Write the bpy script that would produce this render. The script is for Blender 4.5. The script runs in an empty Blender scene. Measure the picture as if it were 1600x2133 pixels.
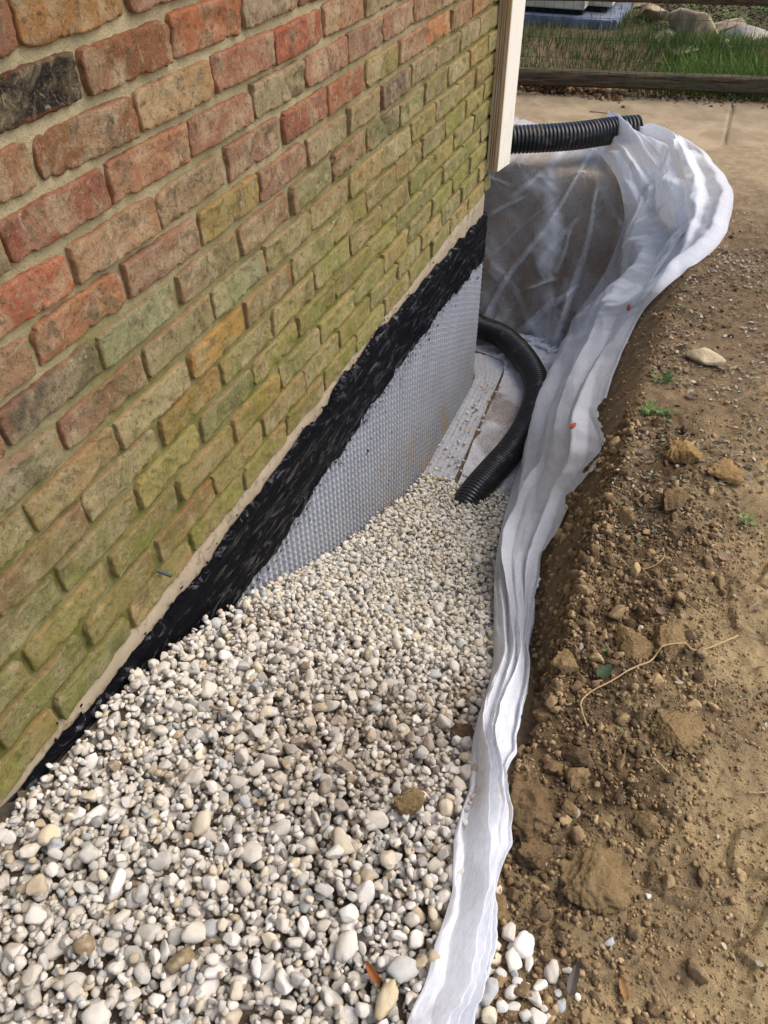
import bpy, bmesh, math, random
import numpy as np
from mathutils import Vector, Matrix

random.seed(7)
rng = np.random.default_rng(11)
scene = bpy.context.scene
COL = scene.collection

# ------------------------------------------------------------------ camera
CAM = np.array([0.7857, 0.0, 1.5])
FW = np.array([-0.27593723, 0.67660895, -0.68268512])
RT = np.array([0.92861555, 0.37096387, -0.00767869])
UP = np.array([-0.24805605, 0.63607085, 0.73067234])
cd = bpy.data.cameras.new('camera')
cam = bpy.data.objects.new('camera', cd)
COL.objects.link(cam)
cam.matrix_world = Matrix(((RT[0], UP[0], -FW[0], CAM[0]), (RT[1], UP[1], -FW[1], CAM[1]),
                           (RT[2], UP[2], -FW[2], CAM[2]), (0, 0, 0, 1)))
cd.sensor_fit = 'HORIZONTAL'
cd.sensor_width = 36.0
cd.lens = 36.0
cd.clip_start = 0.02
cd.clip_end = 400
scene.camera = cam

# ------------------------------------------------------------------ light
SUN_EL, SUN_AZ = 52.0, 62.0          # azimuth: degrees from +Y towards +X
world = bpy.data.worlds.new("World")
scene.world = world
world.use_nodes = True
wn = world.node_tree
wn.nodes.clear()
sky = wn.nodes.new('ShaderNodeTexSky')
sky.sky_type = 'NISHITA'
sky.sun_disc = False
sky.sun_elevation = math.radians(SUN_EL)
sky.sun_rotation = math.radians(SUN_AZ)
sky.air_density = 1.0
sky.dust_density = 3.0
sky.ozone_density = 1.0
bg = wn.nodes.new('ShaderNodeBackground')
bg.inputs['Strength'].default_value = 0.15
wo = wn.nodes.new('ShaderNodeOutputWorld')
wn.links.new(sky.outputs[0], bg.inputs[0])
wn.links.new(bg.outputs[0], wo.inputs[0])
sd = bpy.data.lights.new('sun', 'SUN')
sd.energy = 1.15
sd.angle = math.radians(60)
sd.color = (1.0, 0.95, 0.88)
sun = bpy.data.objects.new('sun', sd)
COL.objects.link(sun)
az, el = math.radians(SUN_AZ), math.radians(SUN_EL)
sdir = Vector((math.sin(az) * math.cos(el), math.cos(az) * math.cos(el), math.sin(el)))
sun.rotation_euler = sdir.to_track_quat('Z', 'Y').to_euler()
sun.location = (3, 3, 5)
scene.view_settings.view_transform = 'Standard'
scene.view_settings.look = 'None'
scene.view_settings.gamma = 1.0
scene.view_settings.use_curve_mapping = False
scene.view_settings.exposure = 0.86

# ------------------------------------------------------------------ helpers
def ray(px, py):
    return FW + RT * (px - 800) / 1600.0 - UP * (py - 1066.5) / 1600.0

def at_z(px, py, z):
    d = ray(px, py); t = (z - CAM[2]) / d[2]
    return CAM + t * d

def at_x(px, py, x=0.0):
    d = ray(px, py); t = (x - CAM[0]) / d[0]
    return CAM + t * d

def hsh(i, j, k, seed):
    h = (i.astype(np.int64) * 374761393 + j.astype(np.int64) * 668265263 + k.astype(np.int64) * 2147483647 + seed * 974634777) & 0xFFFFFFFF
    h = ((h ^ (h >> 13)) * 1274126177) & 0xFFFFFFFF
    h = ((h ^ (h >> 16)) * 2246822519) & 0xFFFFFFFF
    return ((h ^ (h >> 15)) & 0xFFFFFF) / float(0xFFFFFF)

def vn(x, y, z=None, seed=0):
    x = np.asarray(x, float); y = np.asarray(y, float)
    if z is None:
        i = np.floor(x); j = np.floor(y); fx = x - i; fy = y - j
        fx = fx * fx * (3 - 2 * fx); fy = fy * fy * (3 - 2 * fy)
        k = np.zeros_like(i)
        a = hsh(i, j, k, seed); b = hsh(i + 1, j, k, seed); c = hsh(i, j + 1, k, seed); d = hsh(i + 1, j + 1, k, seed)
        return (a * (1 - fx) + b * fx) * (1 - fy) + (c * (1 - fx) + d * fx) * fy
    z = np.asarray(z, float)
    k = np.floor(z); fz = z - k; fz = fz * fz * (3 - 2 * fz)
    i = np.floor(x); j = np.floor(y); fx = x - i; fy = y - j
    fx = fx * fx * (3 - 2 * fx); fy = fy * fy * (3 - 2 * fy)
    r = []
    for kk in (k, k + 1):
        a = hsh(i, j, kk, seed); b = hsh(i + 1, j, kk, seed); c = hsh(i, j + 1, kk, seed); d = hsh(i + 1, j + 1, kk, seed)
        r.append((a * (1 - fx) + b * fx) * (1 - fy) + (c * (1 - fx) + d * fx) * fy)
    return r[0] * (1 - fz) + r[1] * fz

def fbm(x, y, oct=4, seed=0, gain=0.5):
    s = 0; a = 1; n = 0
    for o in range(oct):
        s = s + a * vn(x * 2 ** o + 13.7 * o, y * 2 ** o - 7.1 * o, None, seed + o); n += a; a *= gain
    return s / n

def worley(x, y, seed=0):
    i = np.floor(x); j = np.floor(y)
    f1 = np.full(np.shape(x), 9.0); f2 = f1.copy(); idr = np.zeros(np.shape(x))
    for di in (-1, 0, 1):
        for dj in (-1, 0, 1):
            ci = i + di; cj = j + dj; z0 = np.zeros_like(ci)
            px = ci + hsh(ci, cj, z0, seed); py = cj + hsh(ci, cj, z0, seed + 1)
            d = np.hypot(px - x, py - y); r = hsh(ci, cj, z0, seed + 2)
            m = d < f1
            f2 = np.where(m, f1, np.minimum(f2, d)); idr = np.where(m, r, idr); f1 = np.where(m, d, f1)
    return f1, f2, idr

def ss(a, b, x):
    t = np.clip((x - a) / (b - a), 0, 1)
    return t * t * (3 - 2 * t)

def srgb(r, g, b):
    f = lambda c: ((c / 255 + 0.055) / 1.055) ** 2.4 if c > 10 else c / 255 / 12.92
    return (f(r), f(g), f(b))

def tag(o, label=None, cat=None, group=None, kind=None):
    if label: o['label'] = label
    if cat: o['category'] = cat
    if group: o['group'] = group
    if kind: o['kind'] = kind
    return o

def empty(name, loc=(0, 0, 0), rz=0.0):
    o = bpy.data.objects.new(name, None)
    o.empty_display_size = 0.05
    COL.objects.link(o); o.location = loc; o.rotation_euler = (0, 0, rz)
    return o

def mesh_np(name, V, F, mat=None, smooth=True, parent=None, cols=None, attrs=None):
    """F: list of int arrays (n,k) (k = 3 or 4)"""
    V = np.ascontiguousarray(V, dtype=np.float32)
    if not isinstance(F, (list, tuple)): F = [F]
    F = [np.asarray(f, dtype=np.int32) for f in F if len(f)]
    me = bpy.data.meshes.new(name)
    me.vertices.add(len(V)); me.vertices.foreach_set('co', V.ravel())
    nl = sum(f.size for f in F); nf = sum(len(f) for f in F)
    me.loops.add(nl); me.polygons.add(nf)
    me.loops.foreach_set('vertex_index', np.concatenate([f.ravel() for f in F]))
    tot = np.concatenate([np.full(len(f), f.shape[1], dtype=np.int32) for f in F])
    st = np.concatenate([[0], np.cumsum(tot)[:-1]]).astype(np.int32)
    me.polygons.foreach_set('loop_start', st); me.polygons.foreach_set('loop_total', tot)
    me.polygons.foreach_set('use_smooth', np.full(nf, smooth, dtype=bool))
    me.update(calc_edges=True)
    if cols is not None:
        c = np.ones((len(V), 4), dtype=np.float32); c[:, :3] = cols
        a = me.color_attributes.new('col', 'FLOAT_COLOR', 'POINT'); a.data.foreach_set('color', c.ravel())
    if attrs:
        for k, v in attrs.items():
            a = me.attributes.new(k, 'FLOAT', 'POINT'); a.data.foreach_set('value', np.asarray(v, dtype=np.float32).ravel())
    if mat: me.materials.append(mat)
    o = bpy.data.objects.new(name, me); COL.objects.link(o)
    if parent: o.parent = parent
    return o

def grid_faces(nu, nv, off=0, wrap_v=False):
    i = np.arange(nu - 1)[:, None]; j = np.arange(nv if wrap_v else nv - 1)[None, :]
    j2 = (j + 1) % nv
    a = i * nv + j; b = i * nv + j2; c = (i + 1) * nv + j2; d = (i + 1) * nv + j
    return (np.stack([a, d, c, b], -1).reshape(-1, 4) + off).astype(np.int32)

ICO = {}
for lv in (1, 2, 3, 4, 5):
    bm = bmesh.new(); bmesh.ops.create_icosphere(bm, subdivisions=lv, radius=1.0)
    bm.verts.ensure_lookup_table()
    ICO[lv] = (np.array([v.co[:] for v in bm.verts]), np.array([[v.index for v in f.verts] for f in bm.faces]))
    bm.free()

def rotm(rx, ry, rz):
    return np.array(Matrix.Rotation(rz, 3, 'Z') @ Matrix.Rotation(ry, 3, 'Y') @ Matrix.Rotation(rx, 3, 'X'))

def lump(lv, seed, amp=0.25, freq=1.6, cuts=0, fine=0.0, ff=6.0):
    V, F = ICO[lv]; V = V.copy(); r = np.random.default_rng(seed)
    n = vn(V[:, 0] * freq + 50, V[:, 1] * freq + 50, V[:, 2] * freq + 50, seed)
    n2 = vn(V[:, 0] * freq * 2.3 + 50, V[:, 1] * freq * 2.3 + 50, V[:, 2] * freq * 2.3 + 50, seed + 9)
    R = 1 + amp * (n - .5) * 2 + amp * .4 * (n2 - .5) * 2
    if fine: R += fine * (vn(V[:, 0] * ff + 50, V[:, 1] * ff + 50, V[:, 2] * ff + 50, seed + 5) - .5)
    V = V * R[:, None]
    for c in range(cuts):
        d = r.normal(size=3); d /= np.linalg.norm(d); h = r.uniform(.5, .8)
        s = V @ d; m = s > h
        V[m] -= np.outer((s[m] - h) * .92, d)
    return V, F

# ---------------------------------------------------------------- materials
class MB:
    def __init__(s, name):
        s.m = bpy.data.materials.new(name); s.m.use_nodes = True
        s.t = s.m.node_tree; s.t.nodes.clear()
        s.out = s.t.nodes.new('ShaderNodeOutputMaterial')
        s.geo = s.t.nodes.new('ShaderNodeNewGeometry')
        s.pos = s.geo.outputs['Position']
    def n(s, ty, **kw):
        nd = s.t.nodes.new(ty)
        for k, v in kw.items(): setattr(nd, k, v)
        return nd
    def lk(s, a, b): s.t.links.new(a, b)
    def put(s, sock, v):
        if isinstance(v, bpy.types.NodeSocket): s.lk(v, sock)
        elif isinstance(v, (tuple, list)) and len(v) == 3 and sock.type == 'RGBA': sock.default_value = (*v, 1)
        else: sock.default_value = v
    def objc(s): return s.n('ShaderNodeTexCoord').outputs['Object']
    def mapv(s, vec, scale=(1, 1, 1), rot=(0, 0, 0), loc=(0, 0, 0)):
        nd = s.n('ShaderNodeMapping'); s.put(nd.inputs[0], vec)
        nd.inputs['Scale'].default_value = scale; nd.inputs['Rotation'].default_value = rot; nd.inputs['Location'].default_value = loc
        return nd.outputs[0]
    def noise(s, scale, detail=4, rough=.55, vec=None, dist=0.0, col=False):
        nd = s.n('ShaderNodeTexNoise'); s.put(nd.inputs['Vector'], vec if vec is not None else s.pos)
        nd.inputs['Scale'].default_value = scale; nd.inputs['Detail'].default_value = detail
        nd.inputs['Roughness'].default_value = rough; nd.inputs['Distortion'].default_value = dist
        return nd.outputs[1 if col else 0]
    def voro(s, scale, vec=None, feature='F1'):
        nd = s.n('ShaderNodeTexVoronoi', feature=feature); s.put(nd.inputs['Vector'], vec if vec is not None else s.pos)
        nd.inputs['Scale'].default_value = scale
        return nd
    def math(s, op, a, b=0.0, c=0.0, clamp=False):
        nd = s.n('ShaderNodeMath', operation=op, use_clamp=clamp); s.put(nd.inputs[0], a); s.put(nd.inputs[1], b); s.put(nd.inputs[2], c)
        return nd.outputs[0]
    def rng(s, v, a, b, c=0.0, d=1.0):
        nd = s.n('ShaderNodeMapRange'); nd.interpolation_type = 'SMOOTHSTEP'
        s.put(nd.inputs[0], v)
        for i, q in zip((1, 2, 3, 4), (a, b, c, d)): nd.inputs[i].default_value = q
        return nd.outputs[0]
    def mix(s, f, a, b, mode='MIX'):
        nd = s.n('ShaderNodeMix', data_type='RGBA', blend_type=mode)
        s.put(nd.inputs[0], f); s.put(nd.inputs[6], a); s.put(nd.inputs[7], b)
        return nd.outputs[2]
    def mixf(s, f, a, b):
        nd = s.n('ShaderNodeMix', data_type='FLOAT'); s.put(nd.inputs[0], f); s.put(nd.inputs[2], a); s.put(nd.inputs[3], b)
        return nd.outputs[0]
    def xyz(s, v=None):
        nd = s.n('ShaderNodeSeparateXYZ'); s.put(nd.inputs[0], v if v is not None else s.pos); return nd.outputs
    def attr(s, name, col=False):
        nd = s.n('ShaderNodeAttribute', attribute_name=name); return nd.outputs[0 if col else 2]
    def bump(s, h, strength=.5, dist=.002, normal=None):
        nd = s.n('ShaderNodeBump'); nd.inputs['Strength'].default_value = strength; nd.inputs['Distance'].default_value = dist
        s.put(nd.inputs['Height'], h)
        if normal is not None: s.put(nd.inputs['Normal'], normal)
        return nd.outputs[0]
    def bsdf(s, col, rough=.8, bump=None, spec=.3, metal=0.0, **kw):
        nd = s.n('ShaderNodeBsdfPrincipled'); s.put(nd.inputs['Base Color'], col); s.put(nd.inputs['Roughness'], rough)
        s.put(nd.inputs['Specular IOR Level'], spec); nd.inputs['Metallic'].default_value = metal
        if bump is not None: s.put(nd.inputs['Normal'], bump)
        for k, v in kw.items(): s.put(nd.inputs[k], v)
        return nd.outputs[0]
    def done(s, sh):
        s.lk(sh, s.out.inputs[0]); return s.m

def mat_brick(vert=False):
    b = MB('old_brick')
    oi = b.n('ShaderNodeObjectInfo')
    if vert:
        base = b.attr('col', True); rnd = b.noise(3, 0)
    else:
        base = oi.outputs['Color']; rnd = oi.outputs['Random']
    off = b.n('ShaderNodeCombineXYZ'); b.put(off.inputs[0], b.math('MULTIPLY', rnd, 37.0)); b.put(off.inputs[1], b.math('MULTIPLY', rnd, 91.0))
    av = b.n('ShaderNodeVectorMath', operation='ADD'); b.lk(b.pos, av.inputs[0]); b.lk(off.outputs[0], av.inputs[1])
    P = av.outputs[0]
    big = b.noise(14, 5, .65, P, .6)
    c = b.mix(b.rng(big, .42, .66), base, b.mix(.65, base, srgb(196, 176, 140)))
    c = b.mix(b.rng(b.noise(20, 6, .7, P, 1.0), .50, .66, 0, .75), c, srgb(112, 98, 78))
    c = b.mix(b.rng(b.noise(60, 6, .7, P, .5), .54, .66, 0, .6), c, srgb(88, 76, 62))
    c = b.mix(b.rng(b.noise(38, 6, .75, P, .5), .60, .68, 0, .6), c, srgb(196, 182, 156))
    c = b.mix(b.rng(b.noise(300, 5, .8, P), .53, .66, 0, .6), c, srgb(70, 60, 48))
    c = b.mix(b.rng(b.noise(360, 5, .8, b.mapv(P, (1, 1, 1), (0, 0, 0), (5, 5, 5))), .56, .68, 0, .5), c, srgb(212, 198, 170))
    # chipped arrises bare the raw clay
    e = b.attr('edge')
    ef = b.math('ADD', e, b.math('MULTIPLY', b.math('SUBTRACT', b.noise(45, 4, .6, P), .5), 1.2))
    raw = b.mix(b.rng(b.noise(9, 2, .5, P), .4, .6), srgb(168, 92, 64), srgb(176, 130, 86))
    c = b.mix(b.math('MULTIPLY', b.rng(ef, .6, .9), .6), c, b.mix(.5, raw, base))
    # green algae grows towards the damp foot of the wall
    z = b.xyz()
    gz = b.rng(b.math('ADD', b.math('ADD', z[2], b.math('MULTIPLY', z[1], -.1)), b.math('MULTIPLY', b.noise(3.2, 4, .6), .7)), .75, 1.25, 1.0, 0.0)
    al = b.mix(b.noise(8, 5, .6, P), srgb(94, 100, 38), srgb(156, 154, 78))
    alf = b.math('MULTIPLY', b.math('MULTIPLY', gz, b.math('ADD', b.math('MULTIPLY', rnd, .55), .55), clamp=True), b.rng(b.noise(11, 6, .7, P, .4), .34, .64, .28, .85))
    c = b.mix(alf, c, al)
    c = b.mix(b.rng(b.noise(120, 7, .8, P, .6), .52, .64, 0, .55), c, srgb(64, 58, 38))
    c = b.mix(b.rng(b.noise(52, 7, .8, P, .9), .54, .66, 0, .55), c, srgb(186, 172, 130))
    c = b.mix(b.rng(b.noise(9, 5, .7, P, 1.2), .52, .66, 0, .5), c, b.mix(.4, c, srgb(60, 56, 40)))
    # pale lime bloom
    lf = b.rng(b.noise(26, 7, .75, P, .8), .64, .74, 0, .7)
    lf = b.math('MULTIPLY', lf, b.rng(b.noise(3.1, 2, .5, P), .5, .62))
    c = b.mix(lf, c, srgb(205, 204, 176))
    # pits
    pit = b.voro(210, P); pm = b.rng(pit.outputs['Distance'], .10, .2, 1, 0)
    pm = b.math('MULTIPLY', pm, b.rng(b.noise(55, 2, .5, P), .58, .66))
    c = b.mix(b.math('MULTIPLY', pm, .8), c, srgb(50, 42, 34))
    h = b.math('ADD', b.math('MULTIPLY', b.noise(95, 9, .8, P, .4), 1.2), b.math('MULTIPLY', b.noise(480, 4, .7, P), .4))
    h = b.math('SUBTRACT', h, b.math('MULTIPLY', pm, .5))
    return b.done(b.bsdf(c, .92, b.bump(h, 1.0, .007), .1))

def mat_mortar():
    b = MB('mortar'); z = b.xyz()
    c = b.mix(b.noise(18, 6, .65), srgb(142, 130, 100), srgb(176, 164, 130))
    c = b.mix(b.rng(b.noise(300, 3, .6), .55, .7, 0, .5), c, srgb(112, 100, 72))
    gz = b.rng(b.math('ADD', b.math('ADD', z[2], b.math('MULTIPLY', z[1], -.12)), b.math('MULTIPLY', b.noise(3.2, 4, .6), .75)), .85, 1.4, 1.0, 0.0)
    c = b.mix(b.math('MULTIPLY', gz, b.rng(b.noise(12, 5, .7), .3, .6, .45, .95)), c, b.mix(b.noise(30, 4), srgb(78, 80, 34), srgb(112, 108, 52)))
    h = b.math('ADD', b.noise(240, 5, .7), b.math('MULTIPLY', b.noise(60, 4, .6), 1.5))
    return b.done(b.bsdf(c, .95, b.bump(h, .8, .003), .1))

def mat_parge():
    b = MB('parge_concrete'); z = b.xyz()
    c = b.mix(b.noise(9, 6, .65), srgb(128, 114, 94), srgb(172, 157, 132))
    c = b.mix(b.rng(b.noise(30, 6, .75, None, .8), .50, .66, 0, .8), c, srgb(112, 94, 72))
    c = b.mix(b.rng(b.noise(150, 4, .7), .66, .72, 0, .8), c, srgb(70, 58, 46))
    h = b.noise(120, 7, .7)
    return b.done(b.bsdf(c, .9, b.bump(h, .6, .003), .15))

def mat_tar():
    b = MB('tar_coating')
    v = b.mapv(b.pos, (1, 1.2, 5))
    h = b.math('ADD', b.noise(13, 7, .62, v, 2.2), b.math('MULTIPLY', b.noise(90, 4, .5), .15))
    return b.done(b.bsdf(b.mix(b.noise(25, 3), (.003, .003, .004), (.006, .006, .008)), b.mixf(b.rng(b.noise(8, 4, .6, v), .45, .6), .36, .10), b.bump(h, 1.0, .009), b.mixf(b.rng(b.noise(9, 6, .7, v, 1.5), .54, .60), .02, .7)))

def mat_membrane(flat=False):
    b = MB('dimple_membrane'); z = b.xyz()
    c = b.mix(b.noise(7, 5, .6), srgb(130, 133, 138), srgb(164, 166, 170))
    # tan silt washed over the foot of the sheet
    st = b.math('MULTIPLY', b.rng(b.noise(7, 6, .7, b.mapv(b.pos, (1, 1, .6)), .5), .50, .64), b.rng(z[2], -.05, -.45)) if not flat else b.rng(b.noise(22, 7, .72, None, .6), .50, .66, 0, .9)
    c = b.mix(b.math('MULTIPLY', st, .75), c, srgb(158, 134, 98))
    # black smears of tar
    tv = b.mapv(b.pos, (1, 6, 1.3), (math.radians(-8), 0, 0))
    if not flat:
        tr = b.math('MULTIPLY', b.rng(b.noise(9, 7, .8, tv, .6), .60, .66), b.rng(b.math('ABSOLUTE', b.math('SUBTRACT', z[1], 1.85)), .42, .12))
        tr2 = b.math('MULTIPLY', b.rng(b.noise(24, 6, .8, tv, .6), .5, .57), b.rng(z[2], .02, .13))
        c = b.mix(b.math('MAXIMUM', tr, tr2), c, (.01, .01, .011))
    h = b.noise(260, 4, .6)
    return b.done(b.bsdf(c, .62, b.bump(h, .25, .001), .35))

def mat_stone():
    b = MB('pebble_stone'); base = b.attr('col', True)
    c = b.mix(b.rng(b.noise(70, 5, .65), .45, .7, 0, .4), base, srgb(200, 190, 174))
    c = b.mix(b.rng(b.noise(220, 5, .75), .58, .72, 0, .45), c, srgb(136, 122, 104))
    return b.done(b.bsdf(c, .8, b.bump(b.noise(330, 6, .75), .6, .002), .2))

def mat_rock():
    b = MB('weathered_rock'); base = b.attr('col', True)
    c = b.mix(b.rng(b.noise(9, 6, .65, b.objc()), .35, .65), base, b.mix(.5, base, srgb(214, 196, 164)))
    c = b.mix(b.rng(b.noise(40, 6, .7), .55, .7, 0, .6), c, srgb(78, 64, 48))
    return b.done(b.bsdf(c, .88, b.bump(b.noise(60, 8, .75), .8, .006), .2))

def mat_soil(bs=1.0):
    b = MB('clay_soil'); base = b.attr('col', True)
    c = b.mix(b.rng(b.noise(26, 6, .7), .35, .65), b.mix(.3, base, srgb(70, 56, 42)), b.mix(.25, base, srgb(184, 156, 114)))
    c = b.mix(b.rng(b.noise(150, 7, .8), .54, .66, 0, .45), c, srgb(58, 47, 36))
    c = b.mix(b.rng(b.noise(60, 7, .8, b.mapv(b.pos, (1, 1, 1), (0, 0, 0), (3, 3, 3))), .56, .68, 0, .6), c, srgb(196, 170, 128))
    c = b.mix(b.rng(b.noise(190, 4, .7), .62, .72, 0, .6), c, srgb(204, 184, 148))
    h = b.math('ADD', b.noise(70, 9, .75, None, .3), b.math('MULTIPLY', b.noise(300, 5, .7), .5))
    return b.done(b.bsdf(c, .95, b.bump(h, bs, .014 * bs), .06))

def mat_col(name, rough=.8, bumps=(80, .5, .002), var=.3, spec=.3):
    b = MB(name); base = b.attr('col', True)
    c = b.mix(b.math('MULTIPLY', b.noise(bumps[0], 5, .65), var), base, (.02, .018, .014))
    return b.done(b.bsdf(c, rough, b.bump(b.noise(bumps[0] * 2, 5, .65), bumps[1], bumps[2]), spec))

def mat_leaf(name='leaf'):
    b = MB(name); base = b.attr('col', True)
    c = b.mix(b.math('MULTIPLY', b.noise(60, 4), .4), base, (.03, .03, .015))
    d = b.bsdf(c, .6, None, .3)
    t = b.n('ShaderNodeBsdfTranslucent'); b.put(t.inputs[0], c)
    mx = b.n('ShaderNodeMixShader'); mx.inputs[0].default_value = .3; b.lk(d, mx.inputs[1]); b.lk(t.outputs[0], mx.inputs[2])
    return b.done(mx.outputs[0])

def mat_fabric(name='fabric'):
    b = MB(name)
    v = b.mapv(b.pos, (9, 1.6, 3.2), (0, 0, math.radians(20)))
    fib = b.noise(34, 6, .7, v, .3)
    fib2 = b.noise(300, 3, .6, b.mapv(b.pos, (1, .4, .6)))
    c = b.mix(b.rng(fib, .3, .7), (.74, .76, .80), (.86, .87, .90))
    stain = b.math('MULTIPLY', b.rng(b.noise(6, 6, .7, None, .4), .58, .72), .35)
    c = b.mix(stain, c, srgb(176, 150, 112))
    dirt = b.rng(b.noise(150, 3, .7), .74, .78, 0, .8)
    c = b.mix(dirt, c, srgb(80, 62, 44))
    hb = b.math('ADD', b.noise(38, 6, .7, v), b.math('MULTIPLY', fib2, .3))
    bp = b.bump(hb, .35, .003)
    d = b.bsdf(c, .55, bp, .35)
    tr = b.n('ShaderNodeBsdfTranslucent'); b.put(tr.inputs[0], c)
    m1 = b.n('ShaderNodeMixShader'); m1.inputs[0].default_value = .35; b.lk(d, m1.inputs[1]); b.lk(tr.outputs[0], m1.inputs[2])
    tp = b.n('ShaderNodeBsdfTransparent')
    # thickness attribute: 0 = one thin layer, 1 = several layers folded over each other
    th = b.attr('layers')
    cover = b.math('ADD', th, b.math('MULTIPLY', b.math('SUBTRACT', fib, .5), b.mixf(th, .9, .2)), clamp=True)
    m2 = b.n('ShaderNodeMixShader'); b.put(m2.inputs[0], cover); b.lk(tp.outputs[0], m2.inputs[1]); b.lk(m1.outputs[0], m2.inputs[2])
    return b.done(m2.outputs[0])

def mat_pipe():
    b = MB('black_plastic')
    du = b.rng(b.noise(12, 6, .7, None, .4), .52, .68, 0, .6)
    c = b.mix(du, (.009, .0095, .011), srgb(110, 96, 76))
    return b.done(b.bsdf(c, b.mixf(du, .30, .8), b.bump(b.noise(160, 3), .15, .001), .5))

def mat_spout():
    b = MB('painted_metal'); z = b.xyz()
    v = b.mapv(b.pos, (26, 26, 1.2))
    n1 = b.noise(4, 6, .7, v, .3)
    m = b.attr('dirt')  # per-face tone: tan stains and painted shade, weak on the sunward side
    f = b.math('MULTIPLY', b.rng(n1, .25, .62, .35, 1), m)
    c = b.mix(f, srgb(228, 222, 208), srgb(182, 150, 106))
    c = b.mix(b.math('MULTIPLY', b.rng(b.noise(9, 6, .75, v), .55, .68), b.rng(z[2], .75, .43, .15, .9)), c, srgb(104, 72, 44))
    return b.done(b.bsdf(c, .6, b.bump(b.noise(120, 5), .2, .001), .3))

def mat_wood():
    b = MB('weathered_wood'); o = b.objc()
    v = b.mapv(o, (1, 14, 14))
    n1 = b.noise(7, 8, .7, v, .6)
    c = b.mix(b.rng(n1, .35, .65), srgb(50, 42, 33), srgb(104, 90, 70))
    c = b.mix(b.rng(b.noise(5, 5, .6, o), .5, .65, 0, .5), c, srgb(78, 80, 52))
    return b.done(b.bsdf(c, .9, b.bump(n1, .9, .008), .15))

def mat_plain(name, c, rough=.6, spec=.4, metal=0.0, c2=None, sc=12):
    b = MB(name)
    col = b.mix(b.rng(b.noise(sc, 5, .6), .35, .65), c, c2 if c2 else tuple(x * .75 for x in c))
    return b.done(b.bsdf(col, rough, b.bump(b.noise(sc * 8, 4), .2, .002), spec, metal))

def mat_path():
    b = MB('dusty_concrete')
    c = b.mix(b.rng(b.noise(5, 7, .65, None, .4), .35, .65), srgb(142, 124, 97), srgb(168, 148, 118))
    c = b.mix(b.rng(b.noise(28, 7, .75), .56, .68, 0, .6), c, srgb(128, 104, 74))
    c = b.mix(b.rng(b.noise(160, 4, .7), .6, .72, 0, .5), c, srgb(106, 84, 58))
    return b.done(b.bsdf(c, .95, b.bump(b.noise(90, 8, .75), .5, .004), .1))

M_BRICK, M_BRICKV, M_MORTAR, M_PARGE, M_TAR = mat_brick(), mat_brick(True), mat_mortar(), mat_parge(), mat_tar()
M_MEMB, M_MEMBF, M_STONE, M_ROCK, M_SOIL = mat_membrane(), mat_membrane(True), mat_stone(), mat_rock(), mat_soil()
M_CRUMB = mat_soil(.35)
M_LEAF, M_FABRIC, M_PIPE, M_SPOUT, M_WOOD, M_PATH = mat_leaf(), mat_fabric(), mat_pipe(), mat_spout(), mat_wood(), mat_path()
M_TWIG = mat_col('twig_bark', .85, (90, .6, .002), .35, .2)

# ------------------------------------------------------------------ terrain shape
GY = [-2, .0, .30, .60, .76, 1.0, 1.25, 1.5, 1.85, 2.1, 2.43, 2.6]
GZ = [.335, .335, .32, .27, .20, .09, -.07, -.22, -.38, -.50, -.60, -.75]
def grav_z(x, y):
    g = np.interp(y, GY, GZ)
    dip = -.035 * np.exp(-(((x - .45) / .12) ** 2 + ((y - .66) / .12) ** 2))
    return g + dip + .022 * ss(.09, .0, x) * ss(1.1, .7, y) - .03 * ss(.45, .7, x) * ss(.3, .0, y) * 0
def lip_x(y): return np.interp(y, [-1, .3, .7, .85, 1.3, 1.6, 2.1, 2.6, 3.0, 3.4, 4], [.71, .71, .73, .765, .755, .77, .785, .805, .84, .86, .86])
def foot_x(y): return np.interp(y, [-1, .9, 1.0, 1.5, 2.0, 3.0, 4], [.64, .64, .60, .50, .45, .43, .43])
FLOOR = -.61
def base_grade(x, y):
    return .20 + .03 * ss(.9, .3, y) + .02 * (fbm(x * 1.1, y * 1.1, 3, 5) - .5) + .01 * ss(4.5, 8, y)
def trench_t(x, y):
    tx = np.clip((x - foot_x(y)) / (lip_x(y) - foot_x(y)), 0, 1)
    ty = np.clip((y - 3.66) / .12, 0, 1)
    t = 1 - (1 - tx) * (1 - ty)
    return t
def base_h(x, y):
    x = np.asarray(x, float); y = np.asarray(y, float)
    t = trench_t(x, y); g = base_grade(x, y)
    t = ss(0, 1, t) * .35 + t * .65
    t = t * (1 - .9 * ss(1.2, 2.0, y)) + .9 * ss(1.2, 2.0, y) * (1 - (1 - t) ** 1.35)
    h = FLOOR + (g - FLOOR) * t
    # loose rounding of the lip
    return h

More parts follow.
